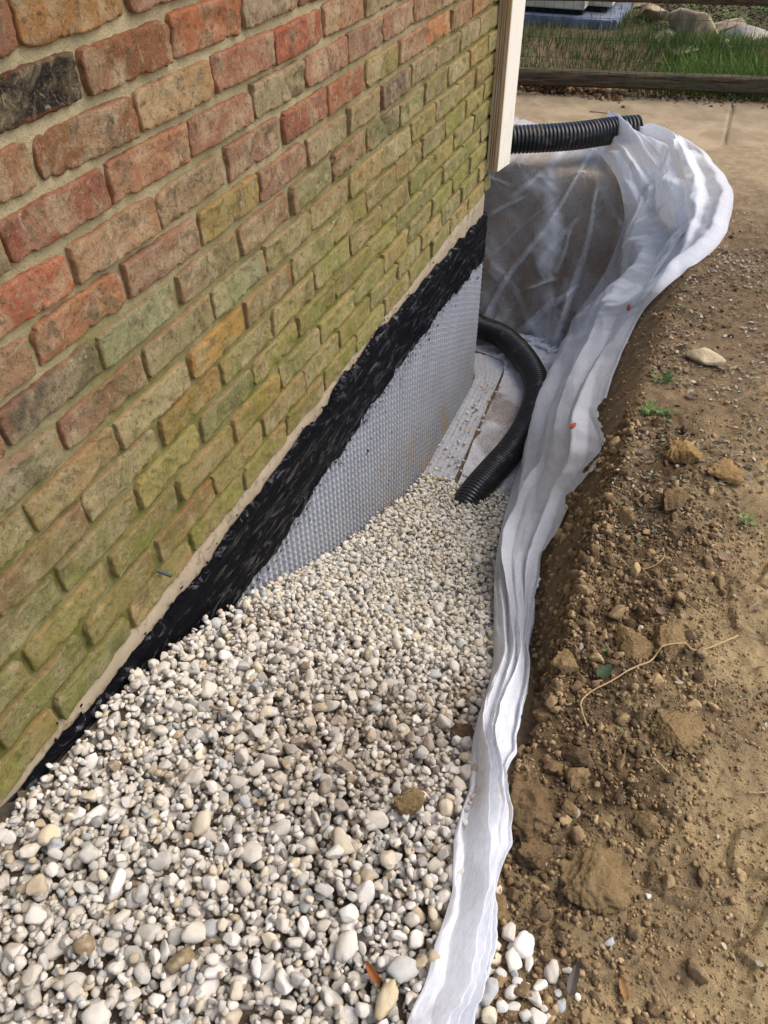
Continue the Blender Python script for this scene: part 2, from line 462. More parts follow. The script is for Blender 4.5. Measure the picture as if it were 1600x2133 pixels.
def soil_relief(x, y):
    t = trench_t(x, y)
    d = x - lip_x(y)
    near = ss(2.5, 1.5, y)
    top = ss(.8, 1.0, t)
    r = .030 * (fbm(x * 7, y * 7, 4, 21) - .5)
    # crumbly mound along the lip
    lipm = np.exp(-((d - .10) / .13) ** 2) * near
    r += lipm * (.045 * (fbm(x * 9, y * 9, 4, 33) - .35) + .012 * np.abs(vn(x * 45, y * 45, None, 3) - .5))
    r += (.010 * near + .004) * (np.abs(vn(x * 33, y * 33, None, 41) - .5) + .5 * np.abs(vn(x * 80, y * 80, None, 42) - .5))
    # dried crust plates
    wx = x + .09 * (fbm(x * 9, y * 9, 3, 51) - .5); wy = y + .09 * (fbm(x * 9, y * 9, 3, 52) - .5)
    f1, f2, idr = worley(wx * 10.5, wy * 10.5, 60)
    zone = ss(.06, .2, d) * near * ss(.36, .56, fbm(x * 4.5, y * 4.5, 3, 66))
    up = ss(.42, .46, idr)
    edge = ss(.005, .045, f2 - f1)
    r += zone * (up * edge * .011 - (1 - edge) * .0035)
    g1, g2, gid = worley(wx * 22, wy * 22, 70)
    r -= zone * (1 - ss(.0, .06, g2 - g1)) * .003
    r += .012 * ss(2.4, 1.6, y) * ss(.1, .5, t) * ss(1.0, .9, t) * (fbm(x * 30, y * 22, 4, 79) - .5)
    r += .008 * near * (fbm(x * 60, y * 60, 3, 77) - .5) + .010 * near * np.maximum(0, fbm(x * 18, y * 18, 4, 78) - .55)
    # bank face kept smoother, path strip is flat
    r = r * (.35 + .65 * top)
    flat = ss(3.7, 4.2, y) * ss(5.35, 5.15, y) * ss(2.9, 2.5, x)
    r = r * (1 - .75 * flat)
    return r

def soil_color(x, y, h):
    d = x - lip_x(y); n = fbm(x * 5, y * 5, 4, 81); n2 = fbm(x * 16, y * 16, 4, 82)
    dark = np.array(srgb(84, 67, 51)); mid = np.array(srgb(174, 150, 113)); ochre = np.array(srgb(212, 186, 138))
    tan = np.array(srgb(186, 163, 128)); drk2 = np.array(srgb(104, 86, 68)); brown = np.array(srgb(132, 110, 86))
    def mx(a, b, f): return a * (1 - f[..., None]) + b * f[..., None]
    c = np.broadcast_to(mid, x.shape + (3,)).copy()
    c = mx(c, ochre, ss(.38, .62, n + .5 * ss(.1, .5, d) - .25))
    c = mx(c, np.broadcast_to(brown, c.shape), ss(1.6, 2.6, y) * .9)
    c = mx(c, np.broadcast_to(drk2, c.shape), ss(2.1, 2.7, y) * ss(3.9, 3.1, y) * ss(.5, .05, d) * .6)
    c = mx(c, np.broadcast_to(tan * 1.05, c.shape), ss(3.4, 4.0, y + .7 * (n - .5)) * ss(5.6, 5.3, y))
    # dark organic soil turned out along the lip
    lipd = np.exp(-((d - .09) / .17) ** 2) * ss(.5, .8, y) * ss(2.4, 1.6, y)
    c = mx(c, np.broadcast_to(dark, c.shape), np.clip(lipd * (n2 * 3.4 - .75), 0, 1) * .95)
    bank = 1 - ss(.75, 1.0, trench_t(x, y))
    gfl = (1 - ss(.0, .05, trench_t(x, y))) * ss(2.5, 2.4, y)
    c = mx(c, np.broadcast_to(np.array(srgb(134, 113, 90)), c.shape), bank * .9)
    c = mx(c, np.broadcast_to(np.array(srgb(112, 104, 92)), c.shape), gfl)
    c = mx(c, np.broadcast_to(np.array(srgb(74, 72, 46)), c.shape), ss(5.55, 5.9, y))
    return c

def build_ground():
    def seg(a, b, s): return np.arange(a, b, s)
    xs = np.concatenate([-np.geomspace(60, 3.1, 16), seg(-3, -.6, .12), seg(-.6, .42, .03), seg(.42, .62, .012), seg(.62, 1.45, .0045),
                         seg(1.45, 2.2, .02), seg(2.2, 4, .1), np.geomspace(4, 60, 16)])
    ys = np.concatenate([-np.geomspace(40, .6, 12), seg(-.55, .3, .02), seg(.3, 2.4, .0045), seg(2.4, 4.0, .010), seg(4.0, 6.0, .025), seg(6, 10, .15), np.geomspace(10, 120, 20)])
    X, Y = np.meshgrid(xs, ys, indexing='ij')
    H = base_h(X, Y)
    H = H + soil_relief(X, Y) * ss(8, 5, np.abs(Y)) * ss(6, 4, np.abs(X))
    gb = grav_z(X, Y) - .021
    inside = (trench_t(X, Y) < .999) & (Y < 2.5)
    H = np.where(inside, np.maximum(H, gb), H)
    # shallow run-off joint under the fence board
    H = H + .12 * ss(5.42, 5.7, Y - .2 * X) * ss(40, 8, Y)
    C = soil_color(X, Y, H)
    V = np.stack([X, Y, H], -1).reshape(-1, 3)
    o = mesh_np('ground', V, grid_faces(len(xs), len(ys)), M_SOIL, True, None, C.reshape(-1, 3))
    # grid_faces winding points up or down: fix by normal test
    if o.data.polygons[len(o.data.polygons) // 2].normal.z < 0: o.data.flip_normals()
    tag(o, kind='structure')
    return o
ground = build_ground()
def gnd(x, y):
    x = np.asarray(x, float); y = np.asarray(y, float)
    h = base_h(x, y) + soil_relief(x, y)
    return h + .12 * ss(5.42, 5.7, y - .2 * x)

# ---- concrete walk (dusty slabs with a joint) in front of the fence
path = empty('path', (0, 4.5, .2)); tag(path, kind='structure')
def slab(x0, x1, y0, y1, sl=.2):
    nx, ny = int((x1 - x0) / .01) + 2, int((y1 - y0) / .02) + 2
    u = np.linspace(0, 1, nx)[:, None]; v = np.linspace(0, 1, ny)[None, :]
    X = x0 + (x1 - x0) * u + 0 * v; Y = y0 + (y1 - y0) * v + sl * X
    Zt = .208 + .012 * (fbm(X * 3, Y * 3, 4, 91) - .5) + .003 * fbm(X * 40, Y * 40, 2, 92) + .02 * (fbm(X * 1.1, Y * 1.1, 3, 5) - .5)
    ed = np.minimum(np.minimum(u, 1 - u) * (x1 - x0), np.minimum(v, 1 - v) * (y1 - y0))
    Zt = Zt - .010 * ss(.010, 0, ed) - .045 * ss(.42, .05, v * (y1 - y0) + .35 * (fbm(X * 3, Y * 3, 4, 94) - .5)) + .006 * (fbm(X * 9, Y * 9, 3, 93) - .5)
    V = np.stack([X, Y, Zt], -1).reshape(-1, 3)
    o = mesh_np('slab', V, grid_faces(nx, ny), M_PATH, True, path)
    if o.data.polygons[0].normal.z < 0: o.data.flip_normals()
    o.location = (0, -4.5, -.2)
slab(-2.4, .844, 3.9, 5.02)
slab(.851, 2.9, 3.9, 5.02)

# ------------------------------------------------------------------ brick wall
wall = empty('brick_wall', (0, 1.5, .34))
tag(wall, 'old weathered red and mossy green brick wall of the house above the trench', 'brick wall')
BL, BH = .213, .0722667
OFF = {0: .814, 1: .902, 2: .786, 3: .903, 4: .789, 5: .676, 6: .579, 7: .672, 8: .564, 9: .667, 10: .566, 11: .671, 12: .571, 13: .677}
YEND = 3.09
def row_off(r):
    if r in OFF: return OFF[r] % BL
    return (.05 if r % 2 else .16)
def par(o, p):
    o.parent = p; o.location = Vector(o.location) - Vector(p.location)
# mortar backing (recessed)
def mortar():
    ys = np.arange(-1.2, YEND - .008, .006); zs = np.arange(.335, 2.5, .008)
    Y, Z = np.meshgrid(ys, zs, indexing='ij')
    X = -.0105 + .010 * (fbm(Y * 14, Z * 14, 4, 101) - .5) + .003 * (vn(Y * 90, Z * 90, None, 7) - .5)
    V = np.stack([X, Y, Z], -1).reshape(-1, 3)
    o = mesh_np('mortar', V, grid_faces(len(ys), len(zs)), M_MORTAR, True)
    if o.data.polygons[0].normal.x < 0: o.data.flip_normals()
    par(o, wall)
    # core body behind the mortar and the return of the corner
    x0, x1, y0, y1, z0, z1 = -3.5, -.02, -1.2, YEND - .012, .335, 2.5
    V = np.array([[x0, y0, z0], [x1, y0, z0], [x1, y1, z0], [x0, y1, z0], [x0, y0, z1], [x1, y0, z1], [x1, y1, z1], [x0, y1, z1]])
    F = np.array([[0, 3, 2, 1], [4, 5, 6, 7], [0, 1, 5, 4], [1, 2, 6, 5], [2, 3, 7, 6], [3, 0, 4, 7]])
    c = mesh_np('wall_core', V, F, M_MORTAR, False); par(c, wall)
mortar()

def brick_mesh(w, h, seed, fine=True):
    """face grid in (y,z) with a rolled, chipped arris; local origin at centre of the face"""
    nu, nv = (27, 11) if fine else (9, 4)
    def sp(n, e):  # denser near the edges
        t = np.linspace(0, 1, n); return t + 0 * t
    a = np.concatenate([[0, 0, .007, .02, .045], np.linspace(.075, .925, 30), [.955, .98, .993, 1, 1]]) if fine else np.array([0, 0, .012, .2, .5, .8, .988, 1, 1.])
    b_ = np.concatenate([[0, 0, .028, .08, .16], np.linspace(.24, .76, 7), [.84, .92, .972, 1, 1]]) if fine else np.array([0, 0, .04, .5, .96, 1, 1])
    nu, nv = len(a), len(b_)
    U, Vv = np.meshgrid(a, b_, indexing='ij')
    I, J = np.meshgrid(np.arange(nu), np.arange(nv), indexing='ij')
    y = (U - .5) * w; z = (Vv - .5) * h
    # outline wobble, stronger along the bottom edge
    so = seed * 3.17
    wob = lambda q, s, k: (fbm(q * k + so, np.full_like(q, s * 5.3), 4, seed + s, .6) - .5)
    botw = ss(.45, 0, Vv); topw = ss(.55, 1, Vv); lw = ss(.35, 0, U); rw = ss(.65, 1, U)
    z = z + botw * (wob(y, 1, 30) * .003 + np.maximum(0, wob(y, 2, 75)) * .020 + wob(y, 7, 160) * .003)
    z = z + topw * (wob(y, 3, 24) * .003 - np.maximum(0, wob(y, 4, 45)) * .010 + wob(y, 8, 150) * .002)
    y = y + lw * wob(z, 5, 60) * .007 + rw * wob(z, 6, 60) * .007
    # corners knocked round
    cx = np.abs(U - .5) * 2; cz = np.abs(Vv - .5) * 2
    cr = np.clip(cx ** 14 * cz ** 4, 0, 1)
    rr = hsh(np.sign(U - .5) + 3, np.sign(Vv - .5) + 3, np.zeros_like(U), seed)
    y = y - np.sign(U - .5) * cr * (.0005 + .008 * rr ** 3); z = z - np.sign(Vv - .5) * cr * (.0005 + .006 * rr ** 3)
    edge = np.maximum(ss(.93, 1, cx), ss(.82, 1, cz))
    hard = np.maximum(cx, cz) > .9999
    x = .0012 * np.sin(U * 3 + seed) + .005 * (fbm(y * 22 + so, z * 22, 4, seed + 8) - .5) + .005 * (fbm(y * 70 + so, z * 70, 3, seed + 9) - .5)
    tl = np.random.default_rng(seed).normal(size=2) * .0022
    x = x + tl[0] * (U - .5) + tl[1] * (Vv - .5)
    # spalled flakes
    fl = fbm(y * 16 + so * 2, z * 16, 3, seed + 12); x = x - .0035 * ss(.60, .64, fl)
    x = x - .0006 * edge ** 2 - np.where(hard, .0022, 0)
    rim = (I == 0) | (I == nu - 1) | (J == 0) | (J == nv - 1)
    x = np.where(rim, -.03, x)
    y = np.where(I == 0, y + .0, y); 
    V = np.stack([x, y, z], -1).reshape(-1, 3)
    chip = ss(.57, .6, fbm(y * 20 + so, z * 20, 2, seed + 15)) * ss(.5, .9, np.maximum(cx, cz))
    at = np.clip(np.maximum(np.where(rim, 1, edge), chip * .9), 0, 1)
    return V, grid_faces(nu, nv), at

PAL_HI = [(160, 104, 86), (154, 110, 92), (168, 124, 100), (164, 130, 108), (172, 112, 80), (156, 136, 108), (166, 144, 112), (154, 86, 70), (140, 108, 88), (150, 116, 94), (166, 118, 98)]
PAL_LO = [(172, 156, 116), (156, 144, 106), (182, 146, 106), (148, 140, 104), (166, 136, 98), (186, 166, 128), (150, 120, 90), (136, 132, 100), (192, 172, 120), (168, 124, 92)]
# colours read off individual bricks in the photograph: (pixel, colour)
SPECIAL = [((75, 195), (44, 38, 36)), ((30, 60), (150, 96, 78)), ((150, 50), (168, 116, 62)), ((265, 110), (146, 84, 52)), ((440, 60), (196, 112, 74)), ((614, 90), (172, 80, 62)),
           ((500, 130), (164, 100, 80)), ((370, 190), (186, 146, 104)), ((185, 285), (140, 82, 48)), ((300, 340), (178, 118, 90)), ((110, 450), (150, 78, 62)), ((35, 350), (172, 116, 88)),
           ((570, 25), (176, 150, 126)), ((715, 30), (182, 130, 100)), ((680, 130), (170, 118, 100)), ((580, 200), (172, 156, 122)), ((460, 255), (168, 112, 92)), ((250, 495), (178, 134, 104)),
           ((620, 250), (158, 84, 70)), ((722, 195), (168, 82, 66)), ((910, 65), (206, 124, 84)), ((70, 630), (196, 104, 78)), ((180, 660), (186, 120, 88)), ((35, 770), (172, 132, 104)),
           ((290, 690), (158, 160, 124)), ((110, 860), (104, 92, 76)), ((60, 985), (172, 160, 138)), ((480, 445), (166, 140, 84)), ((455, 720), (206, 150, 74)), ((440, 820), (196, 132, 84)),
           ((530, 370), (176, 142, 84)), ((400, 410), (162, 132, 104)), ((790, 140), (158, 144, 84)), ((800, 200), (118, 100, 84)), ((790, 275), (118, 114, 78)), ((725, 275), (184, 128, 96)),
           ((560, 850), (196, 140, 88)), ((420, 925), (190, 170, 104)), ((900, 170), (146, 134, 92)), ((1010, 100), (186, 120, 78)), ((490, 600), (164, 166, 132)), ((370, 1120), (150, 100, 72))]
def special(y, z):
    for (px, py), c in SPECIAL:
        P = at_x(px, py)
        if abs(P[1] - y) < BL / 2 - .004 and abs(P[2] - z) < BH / 2: return c
    return None
far_V, far_F, far_C, far_A, nvt = [], [], [], [], 0
nb = 0
for r in range(-16, 14):
    zb = 1.2796 - BH * r
    o0 = row_off(r)
    k = int(math.floor((-1.15 - o0) / BL))
    while True:
        y0 = o0 + k * BL; k += 1
        if y0 > YEND - .03: break
        y1 = min(y0 + BL - .011, YEND)
        if y0 < -1.2: continue
        seed = (r + 40) * 101 + k * 7 + 13
        rr = np.random.default_rng(seed)
        w = (y1 - y0) + rr.normal() * .002; h = .0585 + rr.normal() * .0013
        yc = (y0 + y1) / 2 + rr.normal() * .002; zc = zb + .0275 + rr.normal() * .0012
        px_in = False
        P = np.array([0, yc, zc]) - CAM; dep = P @ FW
        if dep > .2:
            px = 800 + 1600 * (P @ RT) / dep; py = 1066 - 1600 * (P @ UP) / dep
            px_in = -420 < px < 1300 and -330 < py < 2300
        zz = zc - .06 * yc + .12 * (rr.random() - .5)
        pal = PAL_HI if zz > .78 else PAL_LO
        sp_c = special(yc, zc); c = sp_c or pal[rr.integers(len(pal))]
        c = np.array(srgb(*c)) * rr.uniform(.88, 1.06); c = c if (sp_c and max(sp_c) < 120) else (c * .78 + .22 * np.array([.33, .25, .165])) * np.array([1.0, 1.0, .90])
        if c.max() > 1: c = c / c.max()
        if px_in and nb < 296:
            V, F, A = brick_mesh(w, h, seed)
            o = mesh_np('brick', V, F, M_BRICK, True, None, None, {'edge': A})
            if o.data.polygons[len(F) // 2].normal.x < 0: o.data.flip_normals()
            o.color = (*c, 1)
            o.location = (rr.normal() * .0012, yc, zc); o.rotation_euler = (rr.normal() * .008, 0, 0)
            par(o, wall); nb += 1
        else:
            V, F, A = brick_mesh(w, h, seed, False)
            far_V.append(V + np.array([0, yc, zc])); far_F.append(F + nvt); nvt += len(V); far_C.append(np.tile(c, (len(V), 1))); far_A.append(A.ravel())
    # return of the corner, facing the far trench
    for q in range(12):
        xa = -.0 - q * BL - (.1 if r % 2 else 0)
        V, F, A = brick_mesh(BL - .013, .055, r * 31 + q + 5000, False)
        W = np.stack([V[:, 1] + xa - BL / 2 + .05, V[:, 0] + YEND + .0, V[:, 2] + zb + .0275], -1)
        W[:, 0] = np.minimum(W[:, 0], -.012)
        c = np.array(srgb(*PAL_LO[(r + q) % len(PAL_LO)]))
        far_V.append(W); far_F.append(F[:, ::-1] + nvt); nvt += len(V); far_C.append(np.tile(c, (len(V), 1))); far_A.append(A.ravel())
fo = mesh_np('brick_courses', np.concatenate(far_V), np.concatenate(far_F), M_BRICKV, True, None, np.concatenate(far_C), {'edge': np.concatenate(far_A)})
tag(fo, kind='stuff'); par(fo, wall)
# little metal stub left in a bed joint
P = at_x(336, 1192, .006)
bmn = bmesh.new(); bmesh.ops.create_cone(bmn, cap_ends=True, segments=14, radius1=.0042, radius2=.0038, depth=.03)
bmesh.ops.rotate(bmn, verts=bmn.verts, matrix=Matrix.Rotation(math.radians(90), 3, 'Y'))
me = bpy.data.meshes.new('nail'); bmn.to_mesh(me); bmn.free(); me.materials.append(mat_plain('grey_metal', (.16, .17, .18), .4, .5, .7))
nl = bpy.data.objects.new('nail', me); COL.objects.link(nl); nl.location = P + np.array([.008, 0, 0]); nl.rotation_euler = (0, .25, .1); par(nl, wall)

# ------------------------------------------------------------------ foundation
fd = empty('foundation_wall', (0, 1.5, -.7))
tag(fd, 'concrete foundation with beige parge strip, black tar band and grey dimpled sheet below the bricks', 'foundation')
def curved_x(y):   # the foundation rounds away at the corner
    return -.05 * np.clip((y - 3.02) / .12, 0, 1) ** 2
def wallgrid(name, ys, z0f, z1f, nz, xf, mat, attrs=None, closed=False):
    U = ys; t = np.linspace(0, 1, nz)
    Y, T = np.meshgrid(U, t, indexing='ij')
    Z = z0f(Y) * (1 - T) + z1f(Y) * T
    X = xf(Y, Z, T)
    V = np.stack([X, Y, Z], -1).reshape(-1, 3)
    o = mesh_np(name, V, grid_faces(len(U), nz), mat, True)
    if o.data.polygons[len(o.data.polygons) // 2].normal.x < 0: o.data.flip_normals()
    par(o, fd); return o
ysf = np.arange(-1.2, 3.13, .008)
ztop = lambda y: np.interp(y, [0, .3, 1.3, 1.7, 2.1, 2.95, 3.05, 3.2], [.348, .348, .348, .352, .348, .325, .30, .30])
wallgrid('parge', ysf, lambda y: -.72 + 0 * y, lambda y: .3465 + 0 * y, 90,
         lambda Y, Z, T: curved_x(Y) - .0035 + .004 * (fbm(Y * 9, Z * 9, 4, 111) - .5) + .0015 * (vn(Y * 70, Z * 70, None, 2) - .5) - .012 * ss(.97, 1, T), M_PARGE)
V = np.array([[-3.5, -1.2, -.72], [-.06, -1.2, -.72], [-.06, 3.12, -.72], [-3.5, 3.12, -.72], [-3.5, -1.2, .33], [-.06, -1.2, .33], [-.06, 3.12, .33], [-3.5, 3.12, .33]])
F = np.array([[0, 3, 2, 1], [4, 5, 6, 7], [0, 1, 5, 4], [1, 2, 6, 5], [2, 3, 7, 6], [3, 0, 4, 7]])
fc = mesh_np('foundation_core', V, F, M_PARGE, False); par(fc, fd)
# mortar smeared up over the joints between the lowest bricks and the parge
# tar band: ragged brushed edges
yst = np.arange(-1.2, 3.135, .003)
rag = lambda y, s, a, k: a * (fbm(y * k, y * 0 + s, 5, s, .65) - .5)
tt = lambda y: np.interp(y, [-1, .3, .56, .8, .9, 1.2, 1.5, 1.57, 1.62, 1.9, 2.3, 2.9, 3.05, 3.2], [.30, .322, .298, .288, .292, .306, .302, .325, .318, .322, .296, .262, .24, .22]) + rag(y, 3, .045, 13)
tb = lambda y: np.interp(y, [-1, .3, .9, 1.2, 1.5, 2.0, 2.6, 3.0, 3.1, 3.2], [.05, .06, .095, .10, .105, .115, .09, .06, .03, .0]) + rag(y, 4, .055, 16)
def tarx(Y, Z, T):
    st = Y * 10 - Z * 2
    r = .007 * (fbm(Y * 4 + Z * 3, Z * 42 + 3 * fbm(Y * 2.2, Z * 3, 3, 125), 3, 121) - .5) + .0007 * (fbm(Y * 9, Z * 150 + 6 * fbm(Y * 2.2, Z * 3, 3, 125), 2, 122) - .5)
    return curved_x(Y) + .0165 + .006 * ss(.45, .1, T) * 0 + r - .017 * (ss(.03, 0, T) + ss(.97, 1, T))
wallgrid('tar_coating', yst, tb, tt, 40, tarx, M_TAR)
# splatters of tar on the parge, bricks and sheet
sv, sf, n0 = [], [], 0
for i in range(150):
    y = rng.uniform(.4, 3.0); up = rng.random() < .45
    z = float(tt(np.array(y))) + rng.exponential(.010) if up else float(tb(np.array(y))) - rng.exponential(.02)
    V, F = lump(1, i, .5, 1.5); s = rng.uniform(.0015, .0045)
    V = V * np.array([.0015, s * rng.uniform(.8, 2.2), s]); V += np.array([.003 if up else .0135, y, z])
    sv.append(V); sf.append(F + n0); n0 += len(V)
so = mesh_np('tar_splatter', np.concatenate(sv), np.concatenate(sf), M_TAR, True); tag(so, kind='stuff'); par(so, fd)
# dimpled sheet
ym = np.arange(-.1, 3.16, .0030); 
def dimple(Y, Z):
    p = .026; q = .024
    u = Y / p + .06 * np.sin(Z * 9); v = Z / q
    col = np.floor(u); ph = .5 * np.mod(col, 2) + .22 * hsh(col, col * 0, col * 0, 9)
    fu = u - col; fv = np.mod(v + ph + .12 * fu, 1)
    wv = .22 * (np.abs(fv - .5) * 2 - .5)
    fu2 = np.mod(fu + wv, 1)
    rid = ss(0, .12, fu2) * ss(1, .30, fu2)
    bump_ = ss(0, .3, fv) * ss(1, .7, fv)
    return .0088 * rid * (.62 + .38 * bump_)
wallgrid('dimple_sheet', ym, lambda y: -.585 + 0 * y, lambda y: .15 + 0 * y, 210,
         lambda Y, Z, T: curved_x(Y) + .0045 + dimple(Y, Z) + .003 * (fbm(Y * 5, Z * 5, 3, 131) - .5), M_MEMB)
# sheet turned out over the footing, its edge lifted above a dark gap
def footing_sheet():
    us = np.arange(2.0, 3.34, .006); ws = np.linspace(0, 1, 44)
    U, W = np.meshgrid(us, ws, indexing='ij')
    xo = np.interp(U, [2.0, 2.3, 3.25, 3.4], [.142, .142, .110, .105]) + .003 * (fbm(U * 8, U * 0, 3, 4) - .5)
    xi = np.where(U > 3.1, -.12 * ss(3.1, 3.34, U), .0)
    X = xi + (xo - xi) * W
    Z = -.585 + .006 * ss(0, .1, W) - .012 * W + .0035 * (np.sin(W * 40) > .2) * ss(0, .1, W) * (np.sin(U * 180 + W * 9) > -.2) + .01 * (fbm(U * 6, W * 2, 3, 6) - .5)
    V = np.stack([X, U, Z], -1).reshape(-1, 3)
    Fq = grid_faces(len(us), len(ws)); nV = len(V)
    # lower side and rim so it has thickness
    V2 = V.copy(); V2[:, 2] -= .006
    rimi = np.array([i * len(ws) + len(ws) - 1 for i in range(len(us))])
    R = np.stack([rimi[:-1], rimi[1:], rimi[1:] + nV, rimi[:-1] + nV], -1)
    o = mesh_np('footing_sheet', np.concatenate([V, V2]), [Fq, Fq[:, ::-1] + nV, R], M_MEMBF, True)
    par(o, fd)
footing_sheet()
V = np.array([[-.05, 1.9, -.63], [.10, 1.9, -.63], [.09, 3.3, -.63], [-.1, 3.3, -.63], [-.05, 1.9, -.602], [.10, 1.9, -.602], [.09, 3.3, -.602], [-.1, 3.3, -.602]])
fs = mesh_np('footing', V, np.array([[0, 3, 2, 1], [4, 5, 6, 7], [0, 1, 5, 4], [1, 2, 6, 5], [2, 3, 7, 6], [3, 0, 4, 7]]), M_PARGE, False); par(fs, fd)

# ------------------------------------------------------------------ gravel
NPROTO = 26
PROT = {lv: [lump(lv, 300 + i, .20 + .14 * (i % 3) / 2, 1.1 + .25 * (i % 4), cuts=(1, 4, 7, 11)[i % 4], fine=.06) for i in range(NPROTO)] for lv in (2, 3)}
SC = [((212, 204, 190), 28), ((200, 190, 174), 24), ((190, 184, 172), 16), ((172, 168, 158), 7), ((208, 194, 168), 12), ((186, 168, 138), 5), ((144, 126, 100), 1.6), ((220, 214, 204), 14),
      ((176, 176, 172), 5), ((198, 180, 166), 1.2), ((124, 118, 110), 1.2)]
SW = np.array([w for _, w in SC]); SW = SW / SW.sum(); SCL = np.array([srgb(*c) for c, _ in SC])
def stone_mesh(lv, k, pos, size, R, col):
    V, F = PROT[lv][k]
    return (V * size) @ R.T + pos, F, np.tile(col, (len(V), 1))
def right_edge(y):   # where the gravel meets the fabric on the bank
    return np.interp(y, [-.5, .3, .6, 1.0, 1.25, 1.5, 1.85, 2.3], [.80, .72, .70, .655, .60, .545, .50, .44])
def build_gravel():
    res = .004
    x0, x1, y0, y1 = -.02, .86, -.25, 2.36
    nx, ny = int((x1 - x0) / res), int((y1 - y0) / res)
    gx = x0 + np.arange(nx) * res; gy = y0 + np.arange(ny) * res
    GX, GYY = np.meshgrid(gx, gy, indexing='ij')
    tgt = grav_z(GX, GYY) + .008 * (fbm(GX * 6, GYY * 6, 3, 77) - .5) * 2
    H = tgt - .022
    H = np.where(GX < .013, 9.0, H)
    acc = {2: ([], [], []), 3: ([], [], [])}; cnt = {2: 0, 3: 0}
    N = 23500
    ndone = 0
    for i in range(N):
        y = rng.uniform(-.22, 2.30)
        # size distribution: finer towards the middle stained patch
        fines = math.exp(-(((y - .75) / .4) ** 2)) 
        ex = rng.random()
        r = rng.lognormal(math.log(.0071), .36)
        if i < 3500: r *= 1.1
        if i > 18500: r *= .75
        r = float(np.clip(r, .0032, .0185))
        if y > .9 and r > .014: r *= .8
        best = None
        for c in range(3):
            xx = rng.uniform(.012, float(right_edge(y)) ); yy = y + rng.uniform(-.04, .04)
            if not (-.24 < yy < 2.33): continue
            if xx - r * .8 < .013: continue
            i0, i1 = int((xx - r - x0) / res), int((xx + r - x0) / res) + 1
            j0, j1 = int((yy - r - y0) / res), int((yy + r - y0) / res) + 1
            if i0 < 0 or j0 < 0 or i1 >= nx or j1 >= ny: continue
            hh = H[i0:i1, j0:j1].mean() * .55 + H[i0:i1, j0:j1].max() * .45 - tgt[(i0 + i1) // 2, (j0 + j1) // 2]
            if best is None or hh < best[0]: best = (hh, xx, yy, i0, i1, j0, j1)
        if best is None or best[0] > .010: continue
        hh, xx, yy, i0, i1, j0, j1 = best
        sx, sy, sz = r * rng.uniform(.85, 1.35), r * rng.uniform(.75, 1.0), r * rng.uniform(.5, .8)
        DX = (GX[i0:i1, j0:j1] - xx) / r; DY = (GYY[i0:i1, j0:j1] - yy) / r
        q = 1 - DX * DX - DY * DY; m = q > 0
        if not m.any(): continue
        dz = np.sqrt(np.where(m, q, 0)) * sz
        Hl = H[i0:i1, j0:j1]
        zc = np.percentile((Hl + dz)[m], 62)
        H[i0:i1, j0:j1] = np.where(m, np.maximum(Hl, zc + dz), Hl)
        R = rotm(rng.normal() * .45, rng.normal() * .45, rng.uniform(0, 6.28))
        ci = rng.choice(len(SC), p=SW); col = SCL[ci] * rng.uniform(.78, .98)
        # stones soiled where clay crumbled onto them
        dirt = math.exp(-(((xx - .44) / .16) ** 2 + ((yy - .68) / .19) ** 2)) * 1.3 + math.exp(-(((xx - .60) / .05) ** 2 + ((yy - .86) / .10) ** 2)) * .9
        dirt = min(1, dirt) * rng.uniform(.1, 1)
        col = col * (1 - dirt * .8) + np.array(srgb(104, 80, 52)) * dirt * .8
        if yy > 1.0: col = col * np.array([.97, .985, .97])
        lv = 3 if (r > .0095 and yy < .85) else 2
        V, F, C = stone_mesh(lv, int(rng.integers(NPROTO)), np.array([xx, yy, zc]), np.array([sx, sy, sz]), R, np.clip(col, 0, 1))
        a = acc[lv]; a[0].append(V); a[1].append(F + cnt[lv]); a[2].append(C); cnt[lv] += len(V); ndone += 1
    V = np.concatenate(acc[3][0] + acc[2][0]); C = np.concatenate(acc[3][2] + acc[2][2])
    F = np.concatenate([np.concatenate(acc[3][1]), np.concatenate(acc[2][1]) + cnt[3]])
    o = mesh_np('gravel', V, F, M_STONE, True, None, C)
    tag(o, 'pale river gravel filling the trench against the foundation', 'gravel', kind='stuff')
    print('gravel stones', ndone)
    return H, gx, gy
GH, ggx, ggy = build_gravel()
def gsurf(x, y):
    i = int(np.clip((x + .02) / .004, 0, GH.shape[0] - 1)); j = int(np.clip((y + .25) / .004, 0, GH.shape[1] - 1))
    sl = GH[max(0, i - 3):i + 4, max(0, j - 3):j + 4]; sl = sl[sl < 5]
    return float(sl.mean()) if len(sl) else .3

# ------------------------------------------------------------------ picking points on the terrain
def surf(x, y):
    b = base_h(x, y)
    g = np.where((trench_t(x, y) < .999) & (y < 2.36), grav_z(x, y), -9)
    return np.maximum(b, g)
def hit(px, py, clear=0.0, relief=False):
    d = ray(px, py); t = .6; f = (lambda x, y: float(gnd(x, y))) if relief else (lambda x, y: float(surf(np.array(x), np.array(y))))
    while t < 14:
        P = CAM + d * t
        if P[2] < f(P[0], P[1]) + clear: break
        t += .012
    lo, hi = t - .012, t
    for _ in range(10):
        m = (lo + hi) / 2; P = CAM + d * m
        if P[2] < f(P[0], P[1]) + clear: hi = m
        else: lo = m
    return CAM + d * hi
def spline(pts, n):
    pts = [np.asarray(p, float) for p in pts]; P = np.array([2 * pts[0] - pts[1]] + pts + [2 * pts[-1] - pts[-2]])
    m = len(pts) - 1; out = []
    for t in np.linspace(0, m, n):
        i = min(int(t), m - 1); u = t - i; a, b, c, d = P[i:i + 4]
        out.append(.5 * ((2 * b) + (c - a) * u + (2 * a - 5 * b + 4 * c - d) * u * u + (3 * b - a - 3 * c + d) * u ** 3))
    return np.array(out)

